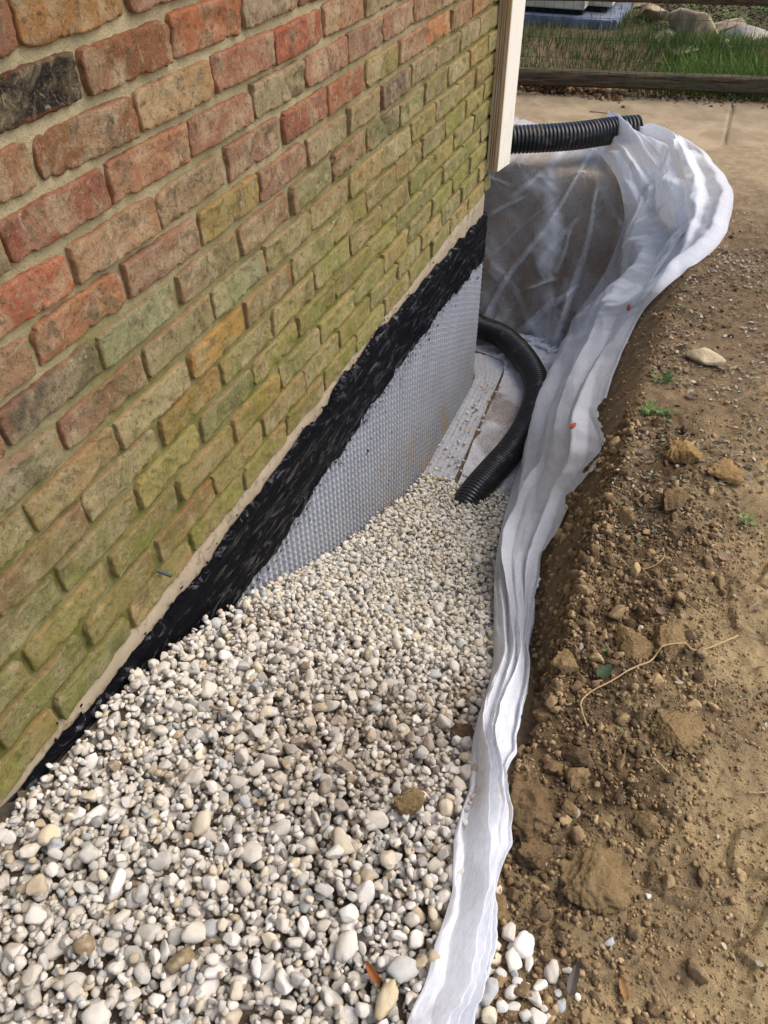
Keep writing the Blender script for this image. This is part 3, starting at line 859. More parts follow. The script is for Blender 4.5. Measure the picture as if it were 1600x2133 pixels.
# ------------------------------------------------------------------ cloth relaxation
def relax(P, Lu, Lv, W, steps=90, sub=3, grav=.0012, bend=.12, clear=.004, damp=.93, solid=None):
    P = P.copy(); V = np.zeros_like(P); free = (1 - W)[..., None]; P0 = P.copy()
    Ld1 = np.sqrt(Lu[:, :-1] ** 2 + Lv[:-1, :] ** 2)
    hf = solid or surf
    def proj(a, b, L, k, wa, wb):
        d = b - a; l = np.linalg.norm(d, axis=-1, keepdims=True) + 1e-9
        c = k * .5 * (1 - L[..., None] / l) * d
        a += c * wa; b -= c * wb
    for st in range(steps):
        prev = P.copy()
        V[..., 2] -= grav
        P += V * free
        for s_ in range(sub):
            for par_ in (0, 1):
                proj(P[par_:-1:2], P[par_ + 1::2], Lu[par_::2], 1, free[par_:-1:2], free[par_ + 1::2])
                proj(P[:, par_:-1:2], P[:, par_ + 1::2], Lv[:, par_::2], 1, free[:, par_:-1:2], free[:, par_ + 1::2])
            for par_ in (0, 1):
                A, B = P[par_:-1:2, :-1], P[par_ + 1::2, 1:]
                proj(A, B, Ld1[par_::2], .5, free[par_:-1:2, :-1], free[par_ + 1::2, 1:])
                A, B = P[par_:-1:2, 1:], P[par_ + 1::2, :-1]
                proj(A, B, Ld1[par_::2], .5, free[par_:-1:2, 1:], free[par_ + 1::2, :-1])
            for q in (0, 1, 2):
                n = (P.shape[0] - 2 - q + 2) // 3
                A = P[q:-2:3]; B = P[q + 2::3][:len(A)]; L = (Lu[q:-1:3][:len(A)] + Lu[q + 1::3][:len(A)])
                proj(A, B, L, bend, free[q:-2:3], free[q + 2::3][:len(A)])
                A = P[:, q:-2:3]; B = P[:, q + 2::3][:, :A.shape[1]]; L = (Lv[:, q:-1:3][:, :A.shape[1]] + Lv[:, q + 1::3][:, :A.shape[1]])
                proj(A, B, L, bend, free[:, q:-2:3], free[:, q + 2::3][:, :A.shape[1]])
        if st % 2 == 0 or st == steps - 1:
            x, y = P[..., 0], P[..., 1]; e = .004
            h = hf(x, y); gx_ = (hf(x + e, y) - h) / e; gy_ = (hf(x, y + e) - h) / e
            nn = np.sqrt(1 + gx_ ** 2 + gy_ ** 2)
            pen = np.clip((h + clear * nn - P[..., 2]) / nn, 0, .03)
            P[..., 0] -= gx_ / nn * pen * free[..., 0]; P[..., 1] -= gy_ / nn * pen * free[..., 0]; P[..., 2] += pen / nn * free[..., 0]
        V = (P - prev) * damp
        ln = np.linalg.norm(V, axis=-1, keepdims=True); V *= np.minimum(1, .01 / (ln + 1e-9))
    return P
def lens(P, fu, fv):
    return np.linalg.norm(P[1:] - P[:-1], axis=-1) * fu, np.linalg.norm(P[:, 1:] - P[:, :-1], axis=-1) * fv
def cloth_obj(name, P, parent, layers, hole=None):
    nu, nv = P.shape[:2]; F = grid_faces(nu, nv)
    if hole is not None:
        hm = hole.ravel(); F = F[~(hm[F].any(axis=1))]
    o = mesh_np(name, P.reshape(-1, 3), F, M_FABRIC, True, None, None, {'layers': layers.ravel()})
    par(o, parent); return o

fab = empty('drainage_fabric', (.8, 3.0, .22))
tag(fab, 'long white sheet of thin filter fabric draped over the bank and folded into a strip', 'fabric')

def upsample(P):
    for ax in (0, 1):
        P = np.moveaxis(P, ax, 0); E = np.concatenate([2 * P[:1] - P[1:2], P, 2 * P[-1:] - P[-2:-1]])
        M_ = (9 * (E[1:-2] + E[2:-1]) - E[:-3] - E[3:]) / 16
        out = np.empty((2 * len(P) - 1,) + P.shape[1:]); out[::2] = P; out[1::2] = M_; P = np.moveaxis(out, 0, ax)
    return P
def facet(a, b, seed):
    i = np.floor(a); j = np.floor(b); fx = a - i; fy = b - j; z0 = np.zeros_like(i)
    h = lambda p, q: hsh(i + p, j + q, z0, seed)
    h00, h10, h01, h11 = h(0, 0), h(1, 0), h(0, 1), h(1, 1)
    return np.where(fx > fy, h00 + (h10 - h00) * fx + (h11 - h10) * fy, h00 + (h11 - h01) * fx + (h01 - h00) * fy)
def crumple(a, b, oct, seed, gain=.5):
    s_ = 0; w_ = 1; t_ = 0
    for o in range(oct):
        wa, wb = a + .3 * fbm(a * 1.3, b * 1.3, 2, seed + 40 + o), b + .3 * fbm(b * 1.3, a * 1.3, 2, seed + 50 + o)
        s_ = s_ + w_ * facet(wa + 31.3 * o, wb + 17.7 * o, seed + o); t_ += w_; w_ *= gain
        a, b = 2.03 * (a * .87 - b * .5), 2.03 * (a * .5 + b * .87)
    return s_ / t_
def ridged(a, b, oct, seed):
    s_ = 0; w_ = 1; t_ = 0
    for o in range(oct):
        s_ = s_ + w_ * (1 - np.abs(2 * vn(a * 2 ** o + 31, b * 2 ** o + 17, None, seed + o) - 1)) ** 1.5; t_ += w_; w_ *= .5
    return s_ / t_
def drape_sheet():
    nu, nv = 190, 100
    path_ = {
        'in':   [(.19, 2.02), (.175, 2.4), (.140, 3.0), (.118, 3.28), (.02, 3.40), (-.5, 3.38), (-1.2, 3.36)],
        'foot': [(.44, 2.02), (.43, 2.4), (.43, 3.0), (.42, 3.45), (.30, 3.64), (-.5, 3.66), (-1.2, 3.66)],
        'lip':  [(.56, 2.02), (.58, 2.4), (.64, 3.0), (.78, 3.55), (.52, 3.78), (-.5, 3.80), (-1.2, 3.80)],
        'back': [(.60, 2.02), (.62, 2.4), (.68, 3.0), (.84, 3.70), (.47, 3.98), (-.30, 4.50), (-1.2, 4.55)]}
    C = {k: spline([(*p, 0) for p in v], nu) for k, v in path_.items()}
    frac = {'in': 0, 'foot': .22, 'lip': .82, 'back': 1.0}
    P = np.zeros((nu, nv, 3))
    t = np.linspace(0, 1, nv)
    for i in range(nu):
        k = ['in', 'foot', 'lip', 'back']
        for ax in (0, 1): P[i, :, ax] = np.interp(t, [frac[q] for q in k], [C[q][i][ax] for q in k])
    P[..., 2] = base_h(P[..., 0], P[..., 1]) + .012
    # smooth out the kinks of the slope a little so that the cloth bridges
    for _ in range(6):
        P[:, 1:-1] = .5 * P[:, 1:-1] + .25 * (P[:, 2:] + P[:, :-2])
    P[..., 2] = np.maximum(P[..., 2], base_h(P[..., 0], P[..., 1]) + .006)
    uu = np.linspace(0, 1, nu)[:, None]; vv = t[None, :]
    n = fbm(uu * 14 + vv * 9, vv * 3 - uu * 2, 3, 201) - .5
    n2 = fbm(uu * 40, vv * 26, 3, 202) - .5
    fl = ss(.24, .12, vv)
    Lu, Lv = lens(P, 1.05, 1.03)
    k = .05 * n + .02 * n2 * (1 + 1.5 * fl)
    P[..., 2] += np.abs(k) * .5; P[..., 1] -= np.abs(k) * .9; P[..., 0] -= np.abs(k) * .3 * ss(.5, .2, uu)
    W = np.zeros((nu, nv)); W[:, -1] = 1; W[::9, int(nv * .80)] = 1; W[-1] = 1; W[0] = 1; W[::23, 0] = 1; W[::31, int(nv * .24)] = 1
    P = relax(P, Lu, Lv, W, 45, 3, .0007, .2, .012, solid=base_h)
    P = upsample(upsample(P))
    uu = np.linspace(0, 1, P.shape[0])[:, None]; vv = np.linspace(0, 1, P.shape[1])[None, :]
    # tucks: places where the sheet doubles over itself (traced folds on the far bank)
    lay = .20 + .40 * ss(.30, .16, vv) + .35 * ss(.85, .95, vv) + .10 * ss(.35, .15, uu) + 0 * P[..., 0]
    lay = lay + .35 * (fbm(P[..., 0] * 5, P[..., 2] * 5 + P[..., 1] * 3, 4, 203) - .5)
    def on_bank(px, py):
        d = ray(px, py); tt_ = (3.70 - CAM[1]) / d[1]; return CAM + d * tt_
    for (a, b, w, amp, out) in (((1215, 345), (1005, 650), .026, .42, .022), ((1151, 422), (1012, 528), .008, .3, .010), ((1200, 455), (1118, 545), .03, .28, .012),
                                ((1200, 585), (1070, 684), .035, .45, .018), ((1120, 372), (1050, 410), .03, .42, .012), ((1088, 416), (1015, 449), .016, .5, .012),
                                ((1185, 480), (1150, 560), .02, .4, .015), ((1196, 600), (1149, 705), .03, .4, .02), ((1100, 590), (1160, 575), .014, .4, .012),
                                ((1240, 400), (1180, 640), .03, .35, .02), ((1015, 380), (1060, 400), .015, .35, .01)):
        A, B = on_bank(*a), on_bank(*b)
        a2, b2 = np.array([A[0], A[2]]), np.array([B[0], B[2]])
        q = np.stack([P[..., 0], P[..., 2]], -1) - a2; ab = b2 - a2; L = np.linalg.norm(ab); e = ab / L
        s_ = q @ e; d_ = q @ np.array([-e[1], e[0]]) + .010 * np.sin(s_ * 9 + a[0]) + .012 * (fbm(s_ * 8, s_ * 0 + a[1], 2, 213) - .5)
        m = ss(-.03, .02, s_) * ss(L + .03, L - .05, s_) * ss(3.35, 3.5, P[..., 1])
        taper = w * (.45 + .75 * np.clip(s_ / L, 0, 1))
        band = ss(-.004, .002, d_) * ss(taper * 1.25, taper * .95, d_)
        lay = lay + amp * .75 * band * m * (.5 + fbm(s_ * 14, d_ * 60, 3, 209))
        P[..., 1] -= out * 1.3 * m * ss(-.003, .003, d_) * ss(taper * 2.2, 0, d_)
    cz = ridged(P[..., 0] * 5 + P[..., 2] * 4, P[..., 2] * 2.2 - P[..., 0] * 1.5 + P[..., 1] * 2, 3, 205)
    far = ss(3.3, 3.5, P[..., 1])
    cf = crumple(P[..., 0] * 5 + P[..., 2] * 3.5, P[..., 2] * 2.2 - P[..., 0] * 1.5, 4, 207)
    P[..., 1] -= far * (.008 * cz + .05 * (cf - .3)); P[..., 2] += (1 - far) * (.045 * crumple(P[..., 0] * 10, P[..., 1] * 6, 4, 208) + .030 * (crumple(P[..., 0] * 16 + P[..., 1] * 5, P[..., 1] * 13, 3, 210) - .5)); lay -= (1 - far) * .35 * ss(.5, .7, crumple(P[..., 0] * 12, P[..., 1] * 8, 2, 211))
    lay += .20 * ss(.62, .85, cz) * far + .6 * ss(.55, .78, cf) * far * ss(-.1, .35, P[..., 0]) + .25 * ss(.5, .7, cf) * far
    cloth_obj('draped_sheet', P, fab, np.clip(lay, .10, .97))
    return P
SHEET = drape_sheet()

ST = [((1238, 310), (1303, 286), .02, .05), ((1285, 372), (1398, 287), .13, .13), ((1300, 440), (1455, 312), .14, .13), ((1285, 505), (1512, 365), .13, .10),
      ((1262, 560), (1526, 430), .09, .06), ((1235, 605), (1492, 512), .07, .035), ((1200, 655), (1385, 600), .06, .03), ((1168, 725), (1334, 655), .05, .03),
      ((1140, 800), (1292, 742), .045, .03), ((1110, 870), (1258, 850), .04, .03), ((1078, 980), (1260, 940), .04, .03), ((1050, 1080), (1192, 1040), .03, .03),
      ((1036, 1180), (1138, 1180), .03, .03), ((1031, 1300), (1120, 1320), .02, .03), ((1026, 1400), (1103, 1450), .015, .03), ((1000, 1500), (1088, 1555), .015, .035),
      ((975, 1620), (1055, 1640), .012, .03), ((953, 1750), (1036, 1730), .018, .035), ((930, 1890), (1003, 1880), .018, .035), ((893, 2020), (976, 2010), .018, .035),
      ((850, 2110), (966, 2110), .018, .035), ((828, 2200), (962, 2230), .018, .035)]
def folded_strip():
    nu, nv = 330, 56
    A = spline([hit(*a, ca) for a, b, ca, cb in ST], nu); B = spline([hit(*b, cb) for a, b, ca, cb in ST], nu)
    v = np.linspace(0, 1, nv)[None, :, None]; u = np.linspace(0, 1, nu)
    un = np.linspace(0, 1, nu); lat = (B - A) / np.linalg.norm(B - A, axis=1, keepdims=True)
    B = B + lat * ((facet(un * 34, un * 0 + 2, 351) - .5) * .030 + (facet(un * 90, un * 0 + 5, 352) - .5) * .012)[:, None]; A = A + lat * ((facet(un * 26, un * 0 + 3, 353) - .5) * .018)[:, None]
    P = A[:, None, :] * (1 - v) + B[:, None, :] * v
    P = upsample(P); nu, nv = P.shape[:2]
    T = np.gradient(P, axis=0); S = np.gradient(P, axis=1); N = np.cross(S, T); N /= np.linalg.norm(N, axis=-1, keepdims=True) + 1e-9; N *= np.sign((N * (CAM - P)).sum(-1, keepdims=True))
    uu = np.linspace(0, 1, nu)[:, None]; vv = np.linspace(0, 1, nv)[None, :]
    wid = np.linalg.norm(P[:, -1:] - P[:, :1], axis=-1)
    # creases: folded facets between knot lines that drift along the cloth
    K = 10; rk = np.random.default_rng(77); base = ((np.arange(K) + .5 + rk.uniform(-.35, .35, K)) / K) ** .72
    off = np.zeros((nu, nv)); ply = np.zeros((nu, nv)); u1 = np.linspace(0, 1, nu)
    hk = np.stack([(1 if k % 2 else -1) * (-.5 + 2.2 * vn(u1 * 9 + k * 7.3, u1 * 0 + k, None, 330)) for k in range(K)], 1)
    vk = np.stack([base[k] + .24 * (fbm(u1 * 5 + k * .35, u1 * 0 + 3, 3, 331) - .5) + .09 * (vn(u1 * 10 + k * 5, u1 * 0, None, 332) - .5) for k in range(K)], 1)
    pk = rk.uniform(0, 1, K + 1)
    for i_ in range(nu):
        kn = np.sort(vk[i_]); kn = np.concatenate([[0], np.clip(kn, .02, .98), [1]]); hh = np.concatenate([[0], hk[i_], [0]])
        off[i_] = np.interp(vv[0], kn, hh); idx = np.clip(np.searchsorted(kn, vv[0]) - 1, 0, K); ply[i_] = pk[idx]
    head = ss(.40, .14, uu); amp = .0125 * np.clip(wid / .16, .85, 1.3) * (1 + .35 * head) * (1 + .5 * ss(.7, .8, uu))
    bul = np.sin(np.pi * vv) ** .8
    fac = crumple(vv * 2.4 + uu * 14, uu * 15 - vv * 3.0, 2, 341, .45); fac2 = crumple(vv * 5 - uu * 34, uu * 46 + vv * 4, 2, 342, .4)
    env = ss(0, .05, vv) * ss(1, .95, vv)
    Q = P + N * (bul * (.085 * ss(.30, .10, uu) + .03 * ss(.2, .3, uu) + .014) + off * amp * env * (1 + .9 * head) + env * (.10 * head + .040 * ss(.85, .6, uu) + .012) * (fac - .5) + env * (.030 * head + .012) * (fac2 - .5))[..., None]
    h_ = np.maximum(surf(Q[..., 0], Q[..., 1]), gnd(Q[..., 0], Q[..., 1])) + .008; Q[..., 2] = np.where((Q[..., 2] < h_) & (h_ - Q[..., 2] < .08), h_, Q[..., 2])
    lay = .84 + .16 * ply + 0 * Q[..., 0]
    lay -= (.42 * ss(.42, .16, vv) * ss(.10, .18, uu) * ss(.48, .30, uu)) * (1 - .6 * ply) + .16 * head * (ply < .35) + .12 * head * ss(.6, .4, fac)
    uc = 10.3 / 21
    # torn edge where the sheet snagged on the clods
    tear = np.zeros((nu, nv), bool)
    nz = fbm(uu * 60, vv * 9, 3, 311)
    tear = (np.abs(uu - uc) < .022) & (vv > .90 + 4 * np.abs(uu - uc)) & (nz > .44)
    eg = vv > 1 - .05 * ss(.72, .6, uu) * np.maximum(0, fbm(uu * 60, vv * 2, 4, 312) - .42) * 4
    tear |= eg & (uu > .42)
    cloth_obj('folded_strip', Q, fab, np.clip(lay, .3, 1) + (1 - np.clip(lay, .3, 1)) * .45, tear)
    # second ply under the strip, peeping out on the trench side
    return Q
STRIP = folded_strip()
# two orange plastic washers pinning the cloth
def washer(px, py, lab):
    o = 0
    d = ray(px, py)
    Q = STRIP.reshape(-1, 3); t = (Q - CAM) @ d / (d @ d); k = np.linalg.norm(CAM + t[:, None] * d - Q, axis=1); i = k.argmin()
    P = Q[i]; bm_ = bmesh.new()
    bmesh.ops.create_cone(bm_, cap_ends=True, segments=20, radius1=.0135, radius2=.0125, depth=.0035)
    bmesh.ops.bevel(bm_, geom=[e for e in bm_.edges], offset=.0008, segments=2, affect='EDGES')
    me = bpy.data.meshes.new('washer'); bm_.to_mesh(me); bm_.free(); me.materials.append(M_ORANGE)
    w = bpy.data.objects.new('washer', me); COL.objects.link(w)
    iu, iv = divmod(int(i), STRIP.shape[1]); iu = min(max(iu, 2), STRIP.shape[0] - 3); iv = min(max(iv, 2), STRIP.shape[1] - 3)
    n = np.cross(STRIP[iu + 2, iv] - STRIP[iu - 2, iv], STRIP[iu, iv + 2] - STRIP[iu, iv - 2]); n /= np.linalg.norm(n)
    if n @ (CAM - P) < 0: n = -n
    w.location = P + n * .005; w.rotation_euler = Vector(n).to_track_quat('Z', 'Y').to_euler()
    hd = bmesh.new(); bmesh.ops.create_icosphere(hd, subdivisions=2, radius=.004); me = bpy.data.meshes.new('pin_head'); hd.to_mesh(me); hd.free(); me.materials.append(M_ORANGE)
    h_ = bpy.data.objects.new('pin_head', me); COL.objects.link(h_); h_.parent = w; h_.location = (0, 0, .0015); h_.scale = (1, 1, .5)
    tag(w, lab, 'washer', 'orange washers pinning the fabric')
M_ORANGE = mat_plain('orange_plastic', srgb(196, 92, 62), .5, .4)
washer(1194, 888, 'orange round plastic washer on the white fabric beside its torn edge')
washer(1312, 640, 'small orange washer half hidden in a crease high up the folded fabric')

# ------------------------------------------------------------------ corrugated pipes
def corrugated(name, pts, R, pitch, lab, group, cap=True, n=None):
    P = spline(pts, 400); seg = np.linalg.norm(np.diff(P, axis=0), axis=1); s = np.concatenate([[0], np.cumsum(seg)]); L = s[-1]
    nr = int(L / pitch * 8); st = np.linspace(0, L, nr); Q = np.stack([np.interp(st, s, P[:, a]) for a in range(3)], -1)
    for _ in range(12): Q[1:-1] = .5 * Q[1:-1] + .25 * (Q[2:] + Q[:-2])
    T = np.gradient(Q, axis=0); T /= np.linalg.norm(T, axis=1, keepdims=True)
    U = np.array([0, 0, 1.0]); S = np.cross(T, U); S /= np.linalg.norm(S, axis=1, keepdims=True); Wd = np.cross(S, T)
    f = np.mod(st / pitch, 1); prof = R - .0085 * (ss(.36, .48, f) * ss(1.0, .88, f))
    a = np.linspace(0, 2 * math.pi, 44, endpoint=False)
    V = Q[:, None, :] + prof[:, None, None] * (np.cos(a)[None, :, None] * S[:, None, :] + np.sin(a)[None, :, None] * Wd[:, None, :])
    F = grid_faces(nr, 44, 0, True)
    # inner wall so the open end reads as a hollow tube
    m = 50
    Vi = Q[-m:, None, :] + (R - .0125) * (np.cos(a)[None, :, None] * S[-m:, None, :] + np.sin(a)[None, :, None] * Wd[-m:, None, :])
    Fi = grid_faces(m, 44, nr * 44, True)[:, ::-1]
    j = np.arange(44); j2 = (j + 1) % 44
    rim = np.stack([(nr - 1) * 44 + j, (nr - 1) * 44 + j2, nr * 44 + (m - 1) * 44 + j2, nr * 44 + (m - 1) * 44 + j], -1)
    c0 = nr * 44 + m * 44
    V = np.concatenate([V.reshape(-1, 3), Vi.reshape(-1, 3)])
    o = mesh_np(name, V, [F, Fi, rim], M_PIPE, True)
    return tag(o, lab, 'pipe', group)
pp = [(1003, 682), (1050, 703), (1090, 743), (1114, 785), (1118, 825), (1100, 880), (1070, 930), (1025, 982), (985, 1030)]
c = [at_z(px, py, z) for (px, py), z in zip(pp, (-.51, -.515, -.52, -.525, -.53, -.535, -.54, -.535, -.53))]
end = c[-1] + (c[-1] - c[-2]) * .8 + np.array([0, 0, -.035])
corrugated('drain_pipe', [c[0] + np.array([-.5, .0, 0]), c[0] + np.array([-.16, .045, 0])] + c + [end, end + (end - c[-1]) * .7 + np.array([0, 0, -.03])], .0590, .0155,
           'black corrugated pipe curving along the trench floor and buried in the gravel', 'black corrugated drain pipes')
c2 = [at_z(1066, 291, .335), at_z(1130, 288, .335), at_z(1200, 283, .335), at_z(1270, 273, .335), at_z(1328, 268, .335)]
d0 = c2[0] - c2[1]
corrugated('drain_pipe', [c2[0] + d0 * 4 , c2[0] + d0 * 2] + c2, .0605, .0185,
           'straight black corrugated pipe lying across the fabric above the far trench bank', 'black corrugated drain pipes')

# ------------------------------------------------------------------ downspout
def downspout():
    root = empty('downspout', (.03, 3.06, .43)); tag(root, 'cream stained ribbed downspout fixed at the corner of the brick wall', 'downspout')
    c = [np.array(p) for p in ((-.002, 3.018), (.046, 3.014), (.066, 3.125), (.018, 3.130))]
    prof = []; dirt = []
    def side(a, b, ribs, dr):
        L = np.linalg.norm(b - a); e = (b - a) / L; nrm = np.array([e[1], -e[0]])
        ts = [0.035, .07]; ds = [0, .0]
        if ribs:
            for k in ribs: ts += [k - .06, k - .035, k, k + .035, k + .06]; ds += [0, .005, .008, .005, 0]
        ts += [.93, .965]; ds += [0, 0]
        for t_, d_ in zip(ts, ds):
            prof.append(a + e * L * t_ + nrm * d_ * -1.0); dirt.append(dr)
    side(c[0], c[1], (.26, .44, .62), 1.0); side(c[1], c[2], (), .12); side(c[2], c[3], (.3, .5, .7), .5); side(c[3], c[0], (), .6)  # last value: stains plus shade painted on the ribbed face, sunward side kept pale
    prof = np.array(prof); n = len(prof); cen = prof.mean(0); zs = np.concatenate([[.428, .432], np.arange(.46, 2.5, .06)])
    wob = .0006
    V = []
    for z in zs:
        for p in prof: V.append([p[0], p[1], z])
    inner = cen + (prof - cen) * .94
    for z in (.428, .8):
        for p in inner: V.append([p[0], p[1], z])
    V = np.array(V); F = grid_faces(len(zs), n, 0, True)
    base = len(zs) * n; j = np.arange(n); j2 = (j + 1) % n
    rim = np.stack([j, base + j, base + j2, j2], -1); inn = np.stack([base + j, base + n + j, base + n + j2, base + j2], -1)
    at = np.concatenate([np.tile(dirt, len(zs)), np.ones(2 * n)])
    o = mesh_np('spout_tube', V, [F, rim, inn], M_SPOUT, False, None, None, {'dirt': at}); par(o, root)
    bm_ = bmesh.new(); bm_.from_mesh(o.data); bmesh.ops.recalc_face_normals(bm_, faces=bm_.faces); bm_.to_mesh(o.data); bm_.free()
    b2 = bmesh.new(); bmesh.ops.create_cube(b2, size=1); 
    for vv_ in b2.verts: vv_.co = Vector((vv_.co.x * .09 + .025, vv_.co.y * .13 + 3.075, vv_.co.z * .022 + 1.62))
    me = bpy.data.meshes.new('strap'); b2.to_mesh(me); b2.free(); me.materials.append(M_SPOUT); st_ = bpy.data.objects.new('strap', me); COL.objects.link(st_); par(st_, root)
downspout()

# ------------------------------------------------------------------ fence, board and the yard beyond
FA = at_z(1080, 141, .345); FB = at_z(1600, 161, .345)
fdv = (FB - FA)[:2]; fdv /= np.linalg.norm(fdv); fnv = np.array([-fdv[1], fdv[0]])   # fnv points away from the camera
frz = math.atan2(fdv[1], fdv[0])
def on_fence(px, py, off=0.0):
    d = ray(px, py); p0 = FA[:2] + fnv * off
    t = ((p0 - CAM[:2]) @ fnv) / (d[:2] @ fnv); return CAM + d * t
def beam(name, L, W_, H_, loc, rz, seed, mat):
    nu = int(L / .02); m = 40
    a = np.linspace(0, 2 * math.pi, m, endpoint=False); cx, cy = np.cos(a), np.sin(a)
    sq = 1 / np.maximum(np.abs(cx), np.abs(cy)); sq = np.minimum(sq, 1.22)
    X = np.linspace(-L / 2, L / 2, nu)[:, None]
    r = 1 + .10 * (fbm(X * 1.5 + 9 * seed, a[None, :] * 3, 3, seed) - .5) + .10 * (fbm(X * 2.5, a[None, :] * 14, 4, seed + 3) - .5)
    Yb = cx * sq * W_ / 2 * r; Zb = cy * sq * H_ / 2 * r
    V = np.stack([X + 0 * Yb, Yb, Zb], -1).reshape(-1, 3)
    F = grid_faces(nu, m, 0, True); cap1 = np.arange(m)[::-1][None, :]; cap2 = ((nu - 1) * m + np.arange(m))[None, :]
    V = np.concatenate([V, [[-L / 2, 0, 0], [L / 2, 0, 0]]]); j = np.arange(m); j2 = (j + 1) % m
    t1 = np.stack([j, j2, np.full(m, nu * m)], -1); t2 = np.stack([(nu - 1) * m + j2, (nu - 1) * m + j, np.full(m, nu * m + 1)], -1)
    o = mesh_np(name, V, [F, t1, t2], mat, True)
    bm_ = bmesh.new(); bm_.from_mesh(o.data); bmesh.ops.recalc_face_normals(bm_, faces=bm_.faces); bm_.to_mesh(o.data); bm_.free()
    o.location = loc; o.rotation_euler = (0, 0, rz); return o
mid = (FA + FB) / 2
tb_ = beam('landscape_timber', 4.6, .075, .080, (mid[0] + fnv[0] * .05, mid[1] + fnv[1] * .05, .293), frz, 5, M_WOOD)
tag(tb_, 'long weathered grey timber lying on the ground under the wire fence', 'timber')
fence = empty('fence', (mid[0], mid[1], .2), 0); tag(fence, 'rustic fence of dark wooden rail with green black welded wire hung below it', 'fence')
zr = (on_fence(1100, 0)[2] + on_fence(1590, 15)[2]) / 2
rl = beam('rail', 5.2, .07, .13, (mid[0] + fnv[0] * .03, mid[1] + fnv[1] * .03, zr + .066), frz, 9, M_WOOD); par(rl, fence)
for sx in (-1.9, 1.75):
    ps = beam('post', 1.5, .10, .12, (0, 0, 0), 0, 12 + int(sx), M_WOOD); ps.rotation_euler = (0, math.radians(-90), frz)
    q = mid[:2] + fdv * sx + fnv * .14; ps.location = (q[0], q[1], .62); par(ps, fence)
def wires():
    V, F, n = [], [], 0
    def tube(pts, r):
        nonlocal n
        pts = np.array(pts); T = np.gradient(pts, axis=0); T /= np.linalg.norm(T, axis=1, keepdims=True)
        ref = np.array([*fnv, 0]); S = np.cross(T, ref); S /= np.linalg.norm(S, axis=1, keepdims=True); W_ = np.cross(S, T)
        a = np.linspace(0, 2 * math.pi, 5, endpoint=False)
        v = pts[:, None] + r * (np.cos(a)[None, :, None] * S[:, None] + np.sin(a)[None, :, None] * W_[:, None])
        V.append(v.reshape(-1, 3)); F.append(grid_faces(len(pts), 5, n, True)); n += v.shape[0] * 5
    def bow(s, z): return -.02 - .02 * math.sin(s * 2.1 + 1) * math.sin((z - .1) * 6) - .01 * math.sin(s * 5) * (z < .42)
    zs = [.20 + .1016 * k for k in range(9)]
    for k in range(92):
        s = -2.3 + k * .0508; j = random.uniform(-.004, .004)
        pts = []
        for z in np.linspace(.19, 1.02, 12):
            q = mid[:2] + fdv * (s + j + .012 * math.sin(z * 14 + s) * (z < .45)) + fnv * bow(s, z); pts.append([q[0], q[1], z])
        tube(pts, .0011)
    for z in zs:
        pts = []
        for s in np.linspace(-2.3, 2.35, 60):
            q = mid[:2] + fdv * s + fnv * bow(s, z); pts.append([q[0], q[1], z + .004 * math.sin(s * 3 + z * 9)])
        tube(pts, .0011)
    o = mesh_np('wire_mesh', np.concatenate(V), np.concatenate(F), mat_plain('coated_wire', (.012, .022, .016), .5, .4), True)
    tag(o, kind='stuff'); par(o, fence)
wires()
# yard beyond: mulch bed
def grass():
    N = 42000
    s = rng.uniform(-1.9, 1.9, N); d = rng.uniform(.10, 2.1, N)
    q = mid[:2] + s[:, None] * fdv + d[:, None] * fnv
    x, y = q[:, 0], q[:, 1]
    bare = fbm(x * 2.2, y * 2.2, 3, 401)
    keep = (rng.random(N) < np.clip(1.5 * (bare - .28) + .35 * ss(.2, .6, x) , .12, 1)) & ~((x > .0) & (d > 1.55)) & ~((x > .5) & (d > 1.0 + rng.uniform(0, .4, N)))
    tuft = ss(.15, .55, x) * ss(1.1, .3, d)
    x, y, d, tuft, bare = x[keep], y[keep], d[keep], tuft[keep], bare[keep]; n = len(x)
    h = rng.uniform(.03, .075, n) * (.6 + bare) + tuft * rng.uniform(.02, .14, n); w = rng.uniform(.0018, .0036, n) * (1 + .5 * tuft)
    a = rng.uniform(0, 6.28, n); lean = rng.uniform(.1, .75, n) * h; la = rng.uniform(0, 6.28, n)
    z = gnd(x, y) - .004
    sx, sy = np.cos(a) * w, np.sin(a) * w; lx, ly = np.cos(la) * lean, np.sin(la) * lean
    B1 = np.stack([x - sx, y - sy, z], -1); B2 = np.stack([x + sx, y + sy, z], -1)
    M1 = np.stack([x - sx * .8 + lx * .35, y - sy * .8 + ly * .35, z + h * .6], -1); M2 = np.stack([x + sx * .8 + lx * .35, y + sy * .8 + ly * .35, z + h * .6], -1)
    Tp = np.stack([x + lx, y + ly, z + h * .95], -1)
    V = np.stack([B1, B2, M2, M1, Tp], 1).reshape(-1, 3); i = np.arange(n)[:, None] * 5
    c0 = np.array(srgb(66, 84, 44)); c1 = np.array(srgb(98, 118, 60)); c2 = np.array(srgb(140, 130, 92)); c3 = np.array(srgb(118, 148, 56))
    r = rng.random(n)[:, None]; c = c0 * (1 - r) + c1 * r
    dry = (rng.random(n) < np.where(bare < .46, .55, .14) * (1 - .8 * tuft))[:, None]; c = np.where(dry, c2, c); c = c * (1 - .6 * tuft[:, None]) + c3 * .6 * tuft[:, None]
    o = mesh_np('grass', V, [i + np.array([[0, 1, 2, 3]]), i + np.array([[3, 2, 4]])], M_LEAF, True, None, np.repeat(c, 5, axis=0))
    tag(o, 'green lawn grass growing behind the timber and wire fence', 'grass', kind='stuff')
grass()
